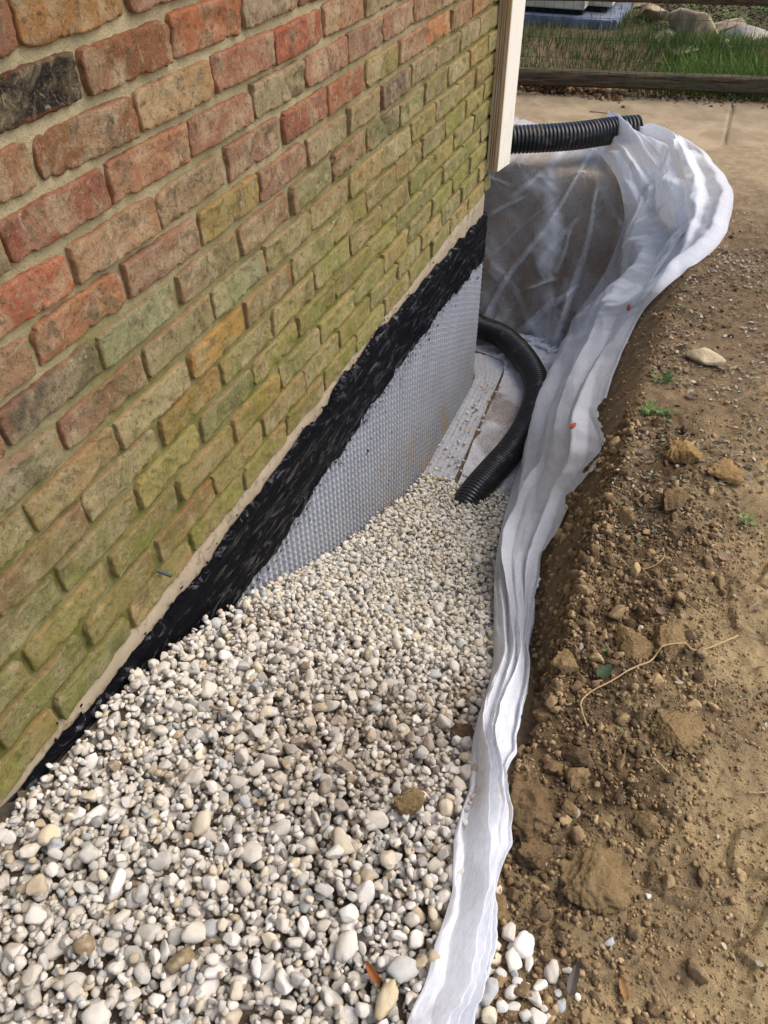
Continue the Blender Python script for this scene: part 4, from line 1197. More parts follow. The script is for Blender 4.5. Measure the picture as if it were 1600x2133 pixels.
# rocks edging the bed
def rock(px, py, sx, sy, sz, rz, seed, col, lab, cuts=9, zoff=.35, tilt=(0, 0)):
    p = at_z(px, py, zoff); V, F = lump(4, seed, .22, 1.2, 0, .10, 5)
    rc = np.random.default_rng(seed)
    for c_ in range(cuts + 5):
        dd = rc.normal(size=3); dd /= np.linalg.norm(dd); hh_ = rc.uniform(.35, .62); q_ = V @ dd; mm_ = q_ > hh_; V[mm_] -= np.outer((q_[mm_] - hh_) * .97, dd)
    col = tuple(int(c_ * .76) for c_ in col); sx, sy, sz = sx * 1.2, sy * 1.2, sz * 1.1
    V = V * np.array([sx, sy, sz])
    n = fbm(V[:, 0] * 30 + seed, V[:, 1] * 30 + V[:, 2] * 17, 4, seed); V = V * (1 + .16 * (n - .5))[:, None]
    V = V @ rotm(tilt[0], tilt[1], rz).T
    o = mesh_np('rock', V, F, M_ROCK, True, None, np.tile(np.array(srgb(*col)), (len(V), 1)))
    o.location = (p[0], p[1], float(gnd(p[0], p[1])) + sz * .55 + (zoff - .35))
    return tag(o, lab, 'rock', 'rocks edging the planting bed')
rock(1352, 40, .17, .09, .085, .15, 31, (150, 124, 88), 'brown rock beside the grey pad, at the left end of the rock border')
rock(1450, 74, .23, .17, .125, -.35, 47, (176, 148, 112), 'biggest tan rock in the middle of the border with a jutting corner')
rock(1515, 58, .13, .09, .06, .1, 53, (160, 132, 98), 'tan wedge shaped rock between the biggest rock and the flat grey one')
rock(1560, 78, .22, .13, .06, .15, 61, (172, 168, 158), 'flat pale grey rock at the right end of the rock border')
rock(1515, 93, .06, .05, .035, .4, 67, (196, 184, 150), 'small cream rock tucked under the flat grey rock')
rock(1392, 76, .12, .09, .06, -.5, 71, (132, 112, 86), 'low brown rock sunk in the grass below the leftmost rock')
rock(1345, 8, .16, .08, .05, .2, 73, (128, 110, 86), 'dark flat rock behind the leftmost rock, close under the rail')
rock(1438, 96, .10, .07, .04, .2, 79, (146, 126, 100), 'low flat rock in the grass under the biggest rock')
# mulch bed + small plants
def leaf_cluster(name, centre, R, n, ls, cols, lab, cat, group=None, up=.6):
    V, F, Cc = [], [], []; k = 0
    cx, cy, cz = centre
    for i in range(n):
        a = rng.uniform(0, 6.28); r = R * math.sqrt(rng.random()); el_ = rng.uniform(.1, 1) * up
        base = np.array([cx + r * .4 * math.cos(a), cy + r * .4 * math.sin(a), cz]); tip = np.array([cx + r * math.cos(a), cy + r * math.sin(a), cz + R * el_ + .004])
        d = tip - base; L = ls * rng.uniform(.6, 1.3); side = np.array([-math.sin(a), math.cos(a), 0]) * L * .32; dirv = d / (np.linalg.norm(d) + 1e-6)
        dirv = dirv * .6 + np.array([math.cos(a), math.sin(a), .1]) * .4
        m_ = tip - dirv * L * .5
        pts = [base, base + side * .06, m_ - side, m_ + side, tip - dirv * L * .0 + np.array([0, 0, -.15 * L]), m_ + np.array([0, 0, -.06 * L])]
        s0 = m_ - dirv * L * .45
        V += [s0, m_ - side, m_ + np.array([0, 0, -.08 * L]), m_ + side, tip + np.array([0, 0, -.1 * L]), base, base + side * .08]
        F += [[k, k + 1, k + 2], [k, k + 2, k + 3], [k + 1, k + 4, k + 2], [k + 2, k + 4, k + 3], [k + 5, k + 6, k]]
        c_ = np.array(srgb(*cols[rng.integers(len(cols))])) * rng.uniform(.8, 1.15); Cc += [c_] * 7; k += 7
    o = mesh_np(name, np.array(V), np.array(F), M_LEAF, False, None, np.clip(np.array(Cc), 0, 1))
    return tag(o, lab, cat, group)
GR = [(84, 116, 52), (104, 138, 60), (70, 98, 46), (124, 150, 84)]
def gpt(px, py): 
    P = hit(px, py, 0, True); return (P[0], P[1], float(gnd(P[0], P[1])))
leaf_cluster('ground_cover', gpt(1572, 202), .16, 260, .022, GR, 'dense low clump of clover-like weeds below the right end of the timber', 'weed', up=.35)
leaf_cluster('seedling', gpt(1518, 206), .04, 10, .035, [(150, 176, 120), (190, 204, 170)], 'pale seedling with two upright leaves in front of the timber', 'weed', up=1.6)
leaf_cluster('weed', gpt(1378, 795), .04, 42, .017, GR, 'small green weed on the bank lip left of the loose flat stone', 'weed', 'small weeds on the bank')
leaf_cluster('weed', gpt(1352, 862), .042, 36, .022, GR, 'small spreading weed on the bank lip directly below the weed by the stone', 'weed', 'small weeds on the bank')
leaf_cluster('weed', gpt(1382, 868), .035, 26, .019, GR, 'small weed with narrow leaves just right of the spreading weed', 'weed', 'small weeds on the bank')
leaf_cluster('weed', gpt(1556, 1088), .03, 12, .022, [(150, 160, 100), (120, 138, 80)], 'pale flattened weed on bare clay near the right edge', 'weed', 'small weeds on the bank')
leaf_cluster('weed', gpt(1415, 645), .03, 22, .013, GR, 'tiny weed just beyond the widest bulge of the fabric', 'weed', 'small weeds on the bank')
for (px, py, R_, n_, wh) in ((1525, 25, .12, 90, 'widest tuft, above the tan wedge shaped rock'), (1560, 40, .10, 70, 'tuft just above the flat pale grey rock'), (1475, 40, .09, 60, 'tuft behind the biggest tan rock'), (1440, 12, .1, 50, 'leftmost tuft, close under the rail'), (1590, 15, .10, 60, 'tuft at the right edge under the rail')):
    p = at_z(px, py, .37); leaf_cluster('bed_plant', (p[0], p[1], float(gnd(p[0], p[1]))), R_, n_, .03, GR, 'green seedlings in dark mulch, ' + wh, 'plant', 'seedlings in the mulch bed', .5)
def mulch():
    V, F, C = [], [], []; n = 0
    for i in range(2600):
        s = rng.uniform(.5, 2.3); d = rng.uniform(1.15, 2.9); q = mid[:2] + fdv * (s - .6) + fnv * d
        if s - .6 < .12 and d < 2.0: continue
        v, f = ICO[1]; sc_ = np.array([rng.uniform(.006, .022), rng.uniform(.004, .010), rng.uniform(.003, .007)])
        v = (v * sc_) @ rotm(rng.normal() * .5, rng.normal() * .5, rng.uniform(0, 6.28)).T + np.array([q[0], q[1], float(base_h(q[0], q[1])) + .125])
        V.append(v); F.append(f + n); n += len(v); C.append(np.tile(np.array(srgb(*[(62, 50, 44), (84, 66, 56), (44, 38, 38), (104, 88, 76)][rng.integers(4)])), (len(v), 1)))
    o = mesh_np('mulch', np.concatenate(V), np.concatenate(F), mat_col('bark_mulch', .9, (60, .6, .003), .3, .15), False, None, np.concatenate(C))
    tag(o, 'dark bark mulch covering the planting bed behind the rocks', 'mulch', kind='stuff')
mulch()
# heat pump base on its pad
def rbox(name, sx, sy, sz, r, mat, seg_=6):
    bm_ = bmesh.new(); bmesh.ops.create_cube(bm_, size=1)
    for v in bm_.verts: v.co = Vector((v.co.x * sx, v.co.y * sy, v.co.z * sz))
    ve = [e for e in bm_.edges if abs(e.verts[0].co.z - e.verts[1].co.z) > sz * .5]
    bmesh.ops.bevel(bm_, geom=ve, offset=r, segments=seg_, affect='EDGES')
    he = [e for e in bm_.edges if abs(e.verts[0].co.z - e.verts[1].co.z) < 1e-5 and len(e.link_faces) == 2 and abs(e.link_faces[0].normal.z - e.link_faces[1].normal.z) > .5]
    bmesh.ops.bevel(bm_, geom=he, offset=min(.006, sz * .2), segments=2, affect='EDGES')
    me = bpy.data.meshes.new(name); bm_.to_mesh(me); bm_.free(); me.materials.append(mat); o = bpy.data.objects.new(name, me); COL.objects.link(o); return o
pa, pb = at_z(1090, 34, .37), at_z(1284, 48, .37)
pd = (pb - pa)[:2]; prz = math.atan2(pd[1], pd[0]); pd /= np.linalg.norm(pd); pn = np.array([-pd[1], pd[0]])
W_PAD = .96; pc = pb[:2] - pd * W_PAD / 2 + pn * W_PAD / 2
pad = rbox('equipment_pad', W_PAD, W_PAD, .09, .03, mat_plain('grey_pad', srgb(116, 124, 140), .8, .2, 0, srgb(96, 100, 112)))
pad.location = (pc[0], pc[1], .335); pad.rotation_euler = (0, 0, prz); tag(pad, 'flat blue grey pad on the grass carrying the beige outdoor unit', 'pad')
unit = empty('outdoor_unit', (pc[0], pc[1], .38), prz); tag(unit, 'beige air conditioner with rounded corners and slotted foot on a grey pad beyond the fence', 'air conditioner')
M_BEIGE = mat_plain('beige_enamel', srgb(196, 188, 168), .5, .4, 0, srgb(176, 166, 144))
M_DARK = mat_plain('dark_gap', (.012, .012, .012), .8, .2)
b0 = rbox('foot', .74, .74, .035, .14, M_DARK); b0.parent = unit; b0.location = (0, 0, .0175)  # near-black block painting the shade of the gap under the base pan
b1 = rbox('base_pan', .80, .80, .055, .16, M_BEIGE); b1.parent = unit; b1.location = (0, 0, .0625)
b2 = rbox('cabinet', .78, .78, .68, .15, M_BEIGE); b2.parent = unit; b2.location = (0, 0, .431)
for k in range(7):
    sl = rbox('vent_slot', .085, .012, .016, .004, M_DARK, 2); sl.parent = unit; sl.location = (-.30 + k * .1, -.3895, .125)
    for j_ in range(4):
        s2 = sl.copy(); COL.objects.link(s2); s2.parent = unit; s2.location = (-.30 + k * .1, -.3895, .19 + .06 * j_)

# ------------------------------------------------------------------ loose things on the soil
CL_PR = [lump(2, 700 + i, .38, 1.7, (3, 5, 8)[i % 3], .30, 4) for i in range(16)]
CL_P3 = [lump(3, 800 + i, .36, 1.6, (3, 6, 9)[i % 3], .45, 5) for i in range(10)]
def clods():
    V, F, C = [], [], []; n = 0
    cols = [(162, 138, 102), (180, 154, 114), (138, 115, 86), (96, 77, 58), (74, 60, 48), (190, 166, 126)]
    y = np.concatenate([rng.uniform(.25, 2.0, 9500), rng.uniform(1.8, 3.6, 2500), rng.uniform(.25, 1.6, 21000)]); N = len(y)
    lx = lip_x(y); d = rng.exponential(.16, N) - .035; d[11000:] = rng.uniform(0, .8, N - 11000)
    nb_ = 4200; y[:nb_] = np.where(rng.random(nb_) < .75, rng.uniform(.5, 1.9, nb_), rng.uniform(1.9, 3.1, nb_)); lx = lip_x(y); d[:nb_] = rng.uniform(-.20, .02, nb_) * np.clip((lx[:nb_] - foot_x(y[:nb_])) / .2, .5, 1.3)
    x = lx + d; dens = fbm(x * 6, y * 6, 3, 501)
    r_b = rng.random(N) < .8
    keep = ((rng.random(N) < ss(.30, .62, dens) + .15) | ((np.arange(N) < 4200) & r_b)) & (x < 1.6)
    r = np.clip(rng.lognormal(math.log(.0036), .55, N), .0016, .020) * np.where(y > 1.9, .6, 1)
    r = r * np.where(d > .3, .75, 1); r[12000:] *= .55
    h = gnd(x, y)
    for i in np.nonzero(keep)[0]:
        rr_ = r[i]; v, f = (CL_P3[i % 10] if rr_ > .009 else CL_PR[i % 16] if rr_ > .0032 else ICO[1])
        s = rr_ * np.array([rng.uniform(.8, 1.3), rng.uniform(.8, 1.2), rng.uniform(.55, .95)])
        v = (v * s) @ rotm(rng.uniform(0, 6), rng.uniform(0, 6), rng.uniform(0, 6)).T + np.array([x[i], y[i], h[i] + rr_ * .35])
        V.append(v); F.append(f + n); n += len(v)
        dk = math.exp(-((d[i] - .08) / .15) ** 2) > rng.random()
        c = np.array(srgb(*cols[rng.integers(3, 5) if dk and rng.random() < .75 else (0, 2, 1, 2, 2, 0)[rng.integers(0, 6)]])) * rng.uniform(.85, 1.1)
        C.append(np.tile(c, (len(v), 1)))
    o = mesh_np('soil_crumbs', np.concatenate(V), np.concatenate(F), M_CRUMB, True, None, np.concatenate(C))
    tag(o, 'loose brown crumbs of clay soil scattered along the trench edge', 'soil', kind='stuff')
clods()
CLODS = []
def clod(px, py, size, seed, col, lab, onto=None, group='large clay clods', sink=.3, flat=.7):
    P = hit(px, py, 0, True); z = float(gnd(P[0], P[1]))
    if onto == 'gravel':
        P = hit(px, py, .0); z = gsurf(P[0], P[1])
    V, F = lump(5 if size > .03 else 4, seed, .30, 1.6, 7, .34, 5)
    V = V * (1 + .10 * (ridged(V[:, 0] * 7 + V[:, 2] * 5 + 30, V[:, 1] * 7 - V[:, 2] * 4 + 30, 4, seed) - .4))[:, None]
    n = fbm(V[:, 0] * 9 + 20, V[:, 1] * 9 + V[:, 2] * 5, 4, seed); V = V * (1 + .34 * (n - .5))[:, None]
    V = V * np.array([size, size * rng.uniform(.75, 1), size * flat])
    o = mesh_np('clay_clod', V, F, M_SOIL, True, None, np.tile(np.array(srgb(*col)), (len(V), 1)))
    CLODS.append((P[0], P[1], size * .8, z + size * flat * (1 - sink) * .8 + size * flat * .75))
    o.location = (P[0], P[1], z + size * flat * (1 - sink) * .8); o.rotation_euler = (0, 0, rng.uniform(0, 6))
    return tag(o, lab, 'clod', group)
OC, BR, DK = (172, 144, 102), (136, 111, 80), (100, 80, 60)
clod(1100, 1700, .058, 901, BR, 'biggest rounded brown clod pressed against the lower part of the white fabric strip')
clod(1108, 1790, .034, 902, BR, 'brown clod directly below the biggest one beside the fabric')
clod(1152, 1602, .018, 903, OC, 'ochre clod above and right of the biggest clod')
clod(1198, 1622, .024, 904, OC, 'chunky ochre clod, right-hand one of the pair above the biggest clod')
clod(1184, 1690, .016, 905, OC, 'small orange clod in the dark crumbs right of the biggest clod')
clod(858, 1682, .025, 906, OC, 'lone brown clod sitting on the gravel in its dirt-stained hollow', 'gravel')
clod(960, 1535, .026, 907, DK, 'dark crumbly clod on the gravel close to the fabric edge', 'gravel', flat=.45)
clod(1198, 1048, .034, 908, BR, 'brown clod holding down the torn fabric edge')
clod(1398, 1050, .034, 909, BR, 'dark-sided clod standing alone on the bank right of the torn fabric')
clod(1305, 1085, .030, 910, OC, 'ochre clod left of the dark-sided clod')
clod(1315, 1355, .048, 911, OC, 'angular tan clod above the long pale root, left one of two', flat=.5)
clod(1385, 1345, .050, 912, OC, 'angular tan clod above the long pale root, right one of two', flat=.45)
clod(1465, 1520 - 15, .0, 0, OC, '') if False else None
clod(1410, 1530, .052, 913, OC, 'large flat tan clod below the bend of the long pale root', flat=.4)
clod(1180, 1390, .030, 914, OC, 'ochre clod on the trench lip left of the green leaf')
clod(1130, 1500, .026, 915, BR, 'brown clod on the trench lip under the root tip')
clod(1195, 1583, .026, 916, DK, 'dark smooth clod near the trench lip above the ochre pair')
clod(1420, 955, .050, 917, (190, 152, 98), 'large golden clod in the middle of the bank', flat=.6)
clod(1510, 990, .050, 918, (186, 150, 100), 'flat golden clod right of the large golden one', flat=.4)
clod(1240, 1850, .058, 919, OC, 'broad cracked tan slab of clay right of the fabric end', flat=.35)
clod(1342, 1725, .020, 920, OC, 'small upright ochre clod amid fine crumbs')
clod(1130, 1140, .030, 921, DK, 'dark clod wedged between fabric and crack in the bank')
clod(1020, 1895, .026, 922, OC, 'ochre clod right beside the fabric above the spilled pebbles')
clod(1010, 1985, .022, 923, OC, 'ochre clod touching the spilled pebbles')

# flat stone on the bank
P = hit(1465, 752, 0, True); V, F = lump(4, 950, .14, 1.1, 8, .08, 5)
V = V * np.array([.058, .046, .022]); V = V * (1 + .10 * (fbm(V[:, 0] * 60, V[:, 1] * 60, 3, 4) - .5))[:, None]
o = mesh_np('flat_stone', V, F, M_ROCK, True, None, np.tile(np.array(srgb(172, 152, 122)), (len(V), 1)))
o.location = (P[0], P[1], float(gnd(P[0], P[1])) + .014); o.rotation_euler = (.1, -.05, -.25); tag(o, 'loose flat tan stone lying on the dark soil by the trench bank', 'stone')

# spilled pebbles on the soil
PB = [(1030, 1968, .012), (1062, 1950, .017), (1088, 1975, .026), (1068, 2003, .021), (1028, 2000, .015), (1045, 2030, .013), (1072, 2028, .010), (1020, 2022, .010), (1148, 2028, .015), (1078, 2050, .013),
      (1124, 2055, .015), (1098, 2060, .008), (1066, 2070, .014), (1018, 2070, .024), (1112, 2082, .016), (1132, 2102, .008), (1045, 2100, .012), (1070, 2105, .013), (1020, 2118, .017), (1092, 2118, .016),
      (1168, 2096, .011), (1118, 2122, .018), (1140, 2118, .009), (1160, 2070, .008), (1181, 2022, .008), (1036, 1857, .009), (1054, 1888, .006), (1270, 1962, .010), (1350, 1868, .006), (985, 2040, .014),
      (990, 2080, .018), (992, 2110, .016), (1335, 1310, .009), (1174, 1825, .007), (1186, 1872 - 5, .005), (1128, 1795, .011), (1000, 2060, .010), (1100, 2010, .012), (1203, 2078, .007)]
def plabels():
    rows = [(1900, 1985, 'top'), (1985, 2015, 'second'), (2015, 2045, 'third'), (2045, 2078, 'fourth'), (2078, 2108, 'fifth'), (2108, 2140, 'bottom')]
    out = {}
    orl = ['leftmost', 'second from left', 'third from left', 'fourth from left', 'fifth from left', 'sixth from left', 'rightmost']
    for a, b, nm in rows:
        m = sorted([i for i, p in enumerate(PB) if a <= p[1] < b and p[0] < 1240], key=lambda i: PB[i][0])
        for k, i in enumerate(m):
            cw = ['cream white', 'warm grey', 'white', 'cream white', 'cream white', 'pale grey', 'grey'][i % 7]; sz = 'large' if PB[i][2] > .0155 else 'small' if PB[i][2] < .0105 else 'medium'
            out[i] = '%s %s pebble, %s in the %s row of the spill on soil' % (sz, cw, orl[k] if k < len(m) - 1 else 'rightmost', nm)
    out[2] = 'largest white oblong pebble on top of the heap spilled on the soil'
    out[25] = 'small white pebble beside the fabric, lower left of the biggest clod'
    out[26] = 'tiny pale pebble below the small white one, close to the fabric'
    out[27] = 'single round white pebble lying apart on bare clay right of the spill'
    out[28] = 'tiny white pebble alone in fine crumbs right of the broad clay slab'
    out[32] = 'lone cream pebble among clods above the long pale root'
    out[33] = 'tiny white stone chip above the left end of the broad clay slab'
    out[34] = 'tiniest white chip, just below the other chip by the clay slab'
    out[35] = 'pale pebble lodged under the biggest rounded clod'
    return out
PLAB = plabels()
for i, (px, py, r) in enumerate(PB):
    P = hit(px, py, 0, True); lv = 3; V, F = PROT[3][i % NPROTO]
    r *= .8
    V = V * np.array([r * rng.uniform(1.0, 1.25), r * rng.uniform(.75, .95), r * rng.uniform(.55, .75)])
    col = SCL[[0, 1, 7, 0, 4, 2, 8][i % 7]]
    o = mesh_np('pebble', V, F, M_STONE, True, None, np.tile(col, (len(V), 1)))
    o.location = (P[0], P[1], float(gnd(P[0], P[1])) + r * .5); o.rotation_euler = (rng.normal() * .2, rng.normal() * .2, rng.uniform(0, 6))
    lab = PLAB[i]
    tag(o, lab, 'pebble', 'pebbles spilled on the soil')
def odd_pebble(px, py, s, rz, col, lab, k):
    P = hit(px, py); z = gsurf(P[0], P[1]); V, F = PROT[3][k]
    o = mesh_np('pebble', V * np.array(s), F, M_STONE, True, None, np.tile(np.array(srgb(*col)), (len(V), 1)))
    o.location = (P[0], P[1], z + s[2] * .6); o.rotation_euler = (.1, .1, rz); tag(o, lab, 'pebble', 'notable pebbles in the gravel')
odd_pebble(375, 2005, (.022, .014, .010), 1.2, (126, 108, 78), 'dark olive brown oval pebble in the near gravel', 0)
odd_pebble(186, 1978, (.018, .015, .010), .4, (132, 112, 84), 'dull brown pebble with blunt corners left of the olive one', 5)
odd_pebble(838, 2026, (.024, .018, .011), .9, (176, 174, 168), 'large smooth grey pebble near the foot of the fabric', 4)
odd_pebble(806, 2085, (.024, .013, .010), 1.5, (190, 172, 136), 'long tan pebble lying below the brown dead leaf', 8)
odd_pebble(108, 1748, (.018, .016, .011), 1.1, (196, 180, 150), 'round cream pebble near the wall at left', 12)
odd_pebble(205, 2120, (.020, .016, .011), 1.1, (206, 198, 184), 'large white pebble at the bottom left', 16)

# ------------------------------------------------------------------ roots, twigs, leaves
def twig(name, pts, r0, r1, col, lab, cat='root', group=None, lift=.004, mode='soil'):
    W3 = []
    for (px, py) in pts:
        P = hit(px, py, 0, True) if mode == 'soil' else hit(px, py)
        z = float(gnd(P[0], P[1])) if mode == 'soil' else gsurf(P[0], P[1])
        W3.append(np.array([P[0], P[1], z + lift]))
    Q = spline(W3, max(14, 9 * len(pts)))
    zg = np.array([max(float(gnd(a_ + e1, b_ + e2)) for e1 in (-.006, 0, .006) for e2 in (-.006, 0, .006)) if mode == 'soil' else -9 for a_, b_ in Q[:, :2]])
    Q[:, 2] = np.maximum(Q[:, 2], zg + r0 + .001)
    for cx_, cy_, cr_, cz_ in CLODS:
        if mode == 'soil': zg = np.where(np.hypot(Q[:, 0] - cx_, Q[:, 1] - cy_) < cr_, np.maximum(zg, cz_), zg)
    zg = zg + .004 * (mode == 'soil')
    Q[:, 2] = np.maximum(Q[:, 2], zg)
    for _ in range(12): Q[1:-1, 2] = np.maximum(.5 * Q[1:-1, 2] + .25 * (Q[2:, 2] + Q[:-2, 2]), zg[1:-1] + r0)
    Q[:, 2] += .002 * (vn(np.arange(len(Q)) * .7, np.zeros(len(Q)), None, 8) - .5)
    T = np.gradient(Q, axis=0); T /= np.linalg.norm(T, axis=1, keepdims=True); S = np.cross(T, [0, 0, 1.0]); S /= np.linalg.norm(S, axis=1, keepdims=True); Wd = np.cross(S, T)
    a = np.linspace(0, 2 * math.pi, 8, endpoint=False); rr_ = np.linspace(r0, r1, len(Q)) * (1 + .25 * (vn(np.arange(len(Q)) * .9, np.ones(len(Q)), None, 5) - .5))
    V = Q[:, None] + rr_[:, None, None] * (np.cos(a)[None, :, None] * S[:, None] + np.sin(a)[None, :, None] * Wd[:, None])
    V = np.concatenate([V.reshape(-1, 3), Q[:1], Q[-1:]]); F = grid_faces(len(Q), 8, 0, True); j = np.arange(8); j2 = (j + 1) % 8; n = len(Q) * 8
    t1 = np.stack([j, j2, np.full(8, n)], -1); t2 = np.stack([n - 8 + j2, n - 8 + j, np.full(8, n + 1)], -1)
    o = mesh_np(name, V, [F, t1, t2], M_TWIG, True, None, np.tile(np.array(srgb(*col)), (len(V), 1)))
    tag(o, lab, cat, group); return o
RC = (186, 156, 114)
twig('root', [(1222, 1520), (1212, 1490), (1209, 1468), (1228, 1448), (1270, 1425), (1315, 1398), (1350, 1385), (1372, 1368), (1410, 1363), (1460, 1360), (1500, 1345), (1535, 1330)], .0014, .0021, RC, 'long pale tan root curving across the clay to the right', lift=.010)
twig('root', [(1372, 1148), (1383, 1160), (1370, 1178), (1340, 1190), (1335, 1186), (1355, 1208), (1390, 1238), (1430, 1265), (1470, 1300), (1510, 1330)], .0011, .0009, RC, 'thin kinked root with a hooked top above the long pale root', lift=.007)
twig('root', [(1336, 1580), (1360, 1592), (1385, 1608), (1408, 1632)], .0022, .0015, RC, 'short pale root piece on dark soil below the large flat clod', lift=.006)
twig('twig', [(1348, 2018), (1365, 2050), (1385, 2085), (1400, 2122)], .0014, .0012, (150, 124, 92), 'thin straight brown twig near the bottom of the soil', 'twig', lift=.005)
twig('twig', [(1402, 1850), (1425, 1855), (1448, 1862)], .0013, .0011, (150, 124, 92), 'tiny horizontal twig on crumbs in the lower right', 'twig', lift=.005)
twig('twig', [(1555, 1655), (1580, 1656), (1610, 1654)], .0018, .0016, (170, 146, 112), 'pale twig reaching in from the right edge', 'twig', lift=.005)
twig('twig', [(1275, 1158), (1292, 1170), (1312, 1187)], .0012, .0010, (190, 170, 140), 'short grey straw lying left of the hooked root', 'twig', lift=.007)
twig('twig', [(1232, 1690 - 45), (1262, 1690 - 60)], .001, .001, (150, 124, 92), 'hair thin straw between clods', 'twig', lift=.006) if False else None
twig('twig', [(440, 1482), (462, 1490), (482, 1500)], .0028, .0022, (150, 122, 92), 'short brown stick lying on the gravel below the tar band', 'twig', lift=.008, mode='grav')
twig('twig', [(1085, 157 + 8), (1105, 160), (1128, 152)], .003, .002, (150, 116, 88), 'pale stick on the dirt heap in front of the timber', 'twig', lift=.02)
twig('twig', [(1228, 237), (1250, 239), (1278, 244)], .003, .002, (140, 112, 84), 'flat twig lying on the dusty walk behind the black pipe', 'twig', lift=.012)
# stubs of stick poking through the cloth
def stub(px, py, lab):
    d = ray(px, py); Q = STRIP.reshape(-1, 3); t = (Q - CAM) @ d / (d @ d); i = np.linalg.norm(CAM + t[:, None] * d - Q, axis=1).argmin(); P = Q[i]
    V, F = ICO[2]; V = V * np.array([.0035, .0035, .014]) @ rotm(.5, -.7, .2).T
    o = mesh_np('stick', V + 0, F, M_TWIG, True, None, np.tile(np.array(srgb(120, 92, 62)), (len(V), 1))); o.location = P + np.array([0, -.002, .008]); tag(o, lab, 'stick', 'sticks on the fabric')
stub(1235, 592, 'brown stick stub poking out of the fabric fold above the pipe'); stub(1257, 848, 'brown stick stub at the outer edge of the fabric above the tear')

def leaf(px, py, L, W_, rz, col, lab, cat='leaf', curl=.3, mode='soil', lift=.006):
    P = hit(px, py, 0, True) if mode == 'soil' else hit(px, py); z = float(gnd(P[0], P[1])) if mode == 'soil' else gsurf(P[0], P[1])
    nu, nv = 13, 7; u = np.linspace(-1, 1, nu)[:, None]; v = np.linspace(-1, 1, nv)[None, :]
    hw = W_ * np.sqrt(np.clip(1 - np.abs(u) ** 1.7, 0, 1)) * (1 + .12 * np.sin(u * 17)) * (1 - .25 * u)
    X = L * u + 0 * v; Y = hw * v; Z = curl * W_ * np.abs(v) ** 1.3 + curl * L * .35 * u ** 2 + .08 * W_ * np.sin(u * 12 + v * 3)
    V = np.stack([X, Y, Z], -1).reshape(-1, 3)
    o = mesh_np('leaf', V, grid_faces(nu, nv), M_LEAF, True, None, np.tile(np.array(srgb(*col)), (len(V), 1)))
    o.location = (P[0], P[1], z + lift); o.rotation_euler = (.15, -.1, rz); tag(o, lab, cat)
leaf(1258, 1405, .022, .011, .9, (62, 84, 56), 'dark green waxy leaf on the clods left of the long pale root', lift=.012)
leaf(1258, 1362, .006, .0025, .4, (96, 150, 60), 'tiny bright green leaf above the dark green one', lift=.012)
leaf(775, 2035, .017, .006, 2.6, (168, 104, 58), 'curled orange brown dead leaf on the near gravel', curl=.9, mode='grav', lift=.012)
leaf(1296, 2062, .015, .006, 2.1, (166, 122, 72), 'small tan dead leaf on the lower soil', curl=.4)
leaf(1190, 2045, .024, .007, 1.5, (112, 104, 98), 'crinkled grey dead leaf right of the spilled pebbles', curl=.8, lift=.01)
leaf(1378, 1278, .013, .009, .3, (160, 134, 116), 'pale brown dead leaf between the hooked root and the clods', curl=.5)
leaf(1432, 775, .018, .010, 1.2, (146, 124, 104), 'dry brown leaf tucked under the left side of the flat stone', curl=.4)
leaf(1440, 830, .017, .010, .2, (128, 108, 94), 'dull brown leaf on the bank below the flat stone', curl=.4)
leaf(1500, 770, .022, .010, 2.8, (150, 128, 110), 'dry leaf lying right of the flat stone', curl=.4)
leaf(1340, 945, .022, .007, .5, (118, 106, 96), 'long grey leaf on dark crumbs right of the torn fabric', curl=.4)
leaf(1510, 1165, .016, .011, .1, (176, 146, 118), 'wide tan dead leaf on clay toward the right edge', curl=.3)

def litter():
    V, F, C = [], [], []; n = 0
    cols = [(176, 156, 130), (150, 128, 104), (190, 176, 156), (118, 98, 78), (130, 134, 92), (96, 80, 66), (210, 198, 176), (160, 130, 96)]
    N = 9000
    for i in range(N):
        y = rng.uniform(.5, 3.6) if i % 3 == 0 else rng.uniform(1.4, 3.2); x = float(lip_x(y)) + rng.uniform(.0, .75)
        if y < 1.2 and rng.random() < .6: continue
        if vn(x * 5, y * 5, None, 61) < rng.uniform(.2, .6): continue
        z = float(gnd(x, y)) + .003
        if rng.random() < .35:   # straw
            L = rng.uniform(.006, .022); w = rng.uniform(.0005, .0011); hh = .0008
        else:
            L = rng.uniform(.003, .0105); w = L * rng.uniform(.3, .6); hh = .0006
        v = np.array([[-L, 0, 0], [-L * .3, w, .2 * w], [-L * .3, -w, .25 * w], [L * .5, w * .8, .3 * w], [L * .5, -w * .8, .2 * w], [L, 0, .1 * w], [0, 0, -hh]])
        f = np.array([[0, 2, 1], [1, 2, 4], [1, 4, 3], [3, 4, 5]])
        v = v @ rotm(rng.normal() * .35, rng.normal() * .35, rng.uniform(0, 6.28)).T + np.array([x, y, z + .002])
        V.append(v); F.append(f + n); n += 7; C.append(np.tile(np.array(srgb(*cols[rng.integers(8)])) * rng.uniform(.8, 1.1), (7, 1)))
    o = mesh_np('leaf_litter', np.concatenate(V), np.concatenate(F), M_LEAF, False, None, np.clip(np.concatenate(C), 0, 1))
    tag(o, 'dry leaf scraps and straw bits scattered on the soil bank', 'leaf litter', kind='stuff')
litter()
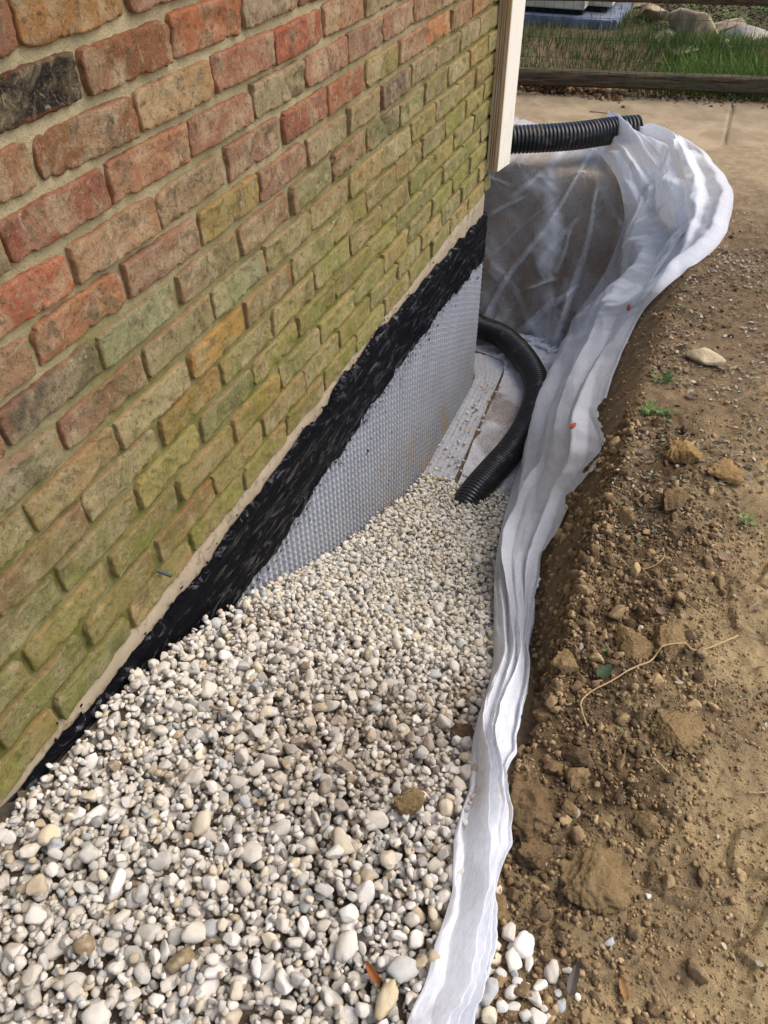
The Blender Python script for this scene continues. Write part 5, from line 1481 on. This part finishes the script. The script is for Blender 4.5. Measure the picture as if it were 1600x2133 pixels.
# crumbs and pebbles on the footing sheet and trench floor, debris heap by the timber
def floor_bits():
    V, F, C = [], [], []; n = 0
    for i in range(330):
        x, y = rng.uniform(.0, .14), rng.uniform(2.2, 3.2)
        if rng.random() < (y - 2.2) * .75: continue
        r = rng.uniform(.002, .0045) if rng.random() < .85 else rng.uniform(.006, .010)
        v, f = PROT[2][i % NPROTO]; v = v * r * np.array([1, .85, .65]) @ rotm(0, 0, i).T + np.array([x, y, -.587 + r * .5 + .006])
        V.append(v); F.append(f + n); n += len(v); C.append(np.tile(SCL[i % 6] if r > .0045 else np.array(srgb(140, 112, 78)), (len(v), 1)))
    for i in range(90):
        y = rng.uniform(2.2, 2.5); x = rng.uniform(.13, .45); r = rng.uniform(.004, .011); v, f = PROT[2][i % NPROTO]
        v = v * r * np.array([1, .85, .65]) @ rotm(0, 0, i).T + np.array([x, y, -.60 + r * .5 + .01]); V.append(v); F.append(f + n); n += len(v); C.append(np.tile(SCL[i % 6], (len(v), 1)))
    o = mesh_np('fallen_pebbles', np.concatenate(V), np.concatenate(F), M_STONE, True, None, np.concatenate(C)); tag(o, 'small stones and crumbs strewn on the trench floor beside the pipe', 'gravel', kind='stuff')
    V, F, C = [], [], []; n = 0
    for i in range(1500):
        px, py = rng.uniform(1075, 1300), rng.uniform(150, 188); 
        py = 158 + (px - 1075) * .14 + abs(rng.normal()) * 9
        p = at_z(px, py, .22); r = np.clip(rng.lognormal(math.log(.011), .5), .003, .026) * (1.0 if px < 1180 else .8)
        v, f = CL_PR[i % 16]; v = v * r @ rotm(i, i * 2, i).T + np.array([p[0], p[1], float(gnd(p[0], p[1])) + r * .5 + rng.uniform(0, .035) * (px < 1180)])
        V.append(v); F.append(f + n); n += len(v); C.append(np.tile(np.array(srgb(*[(120, 84, 58), (150, 112, 80), (96, 68, 48), (172, 138, 104)][i % 4])), (len(v), 1)))
    for i in range(420):
        px = rng.uniform(1290, 1600); py = 196 + (px - 1290) * .075 + rng.normal() * 5; p = at_z(px, py, .21); r = rng.uniform(.003, .013)
        v, f = CL_PR[i % 16]; v = v * r @ rotm(i, i * 2, i).T + np.array([p[0], p[1], float(gnd(p[0], p[1])) + r * .4])
        V.append(v); F.append(f + n); n += len(v); C.append(np.tile(np.array(srgb(*[(120, 84, 58), (200, 186, 164), (96, 68, 48), (172, 138, 104)][i % 4])), (len(v), 1)))
    o = mesh_np('dirt_heap', np.concatenate(V), np.concatenate(F), M_SOIL, True, None, np.concatenate(C)); tag(o, 'low heap of reddish dirt crumbs piled against the timber', 'dirt', kind='stuff')
floor_bits()
print('TRIS', sum(len(o.data.polygons) * 2 for o in bpy.data.objects if o.type == 'MESH'))
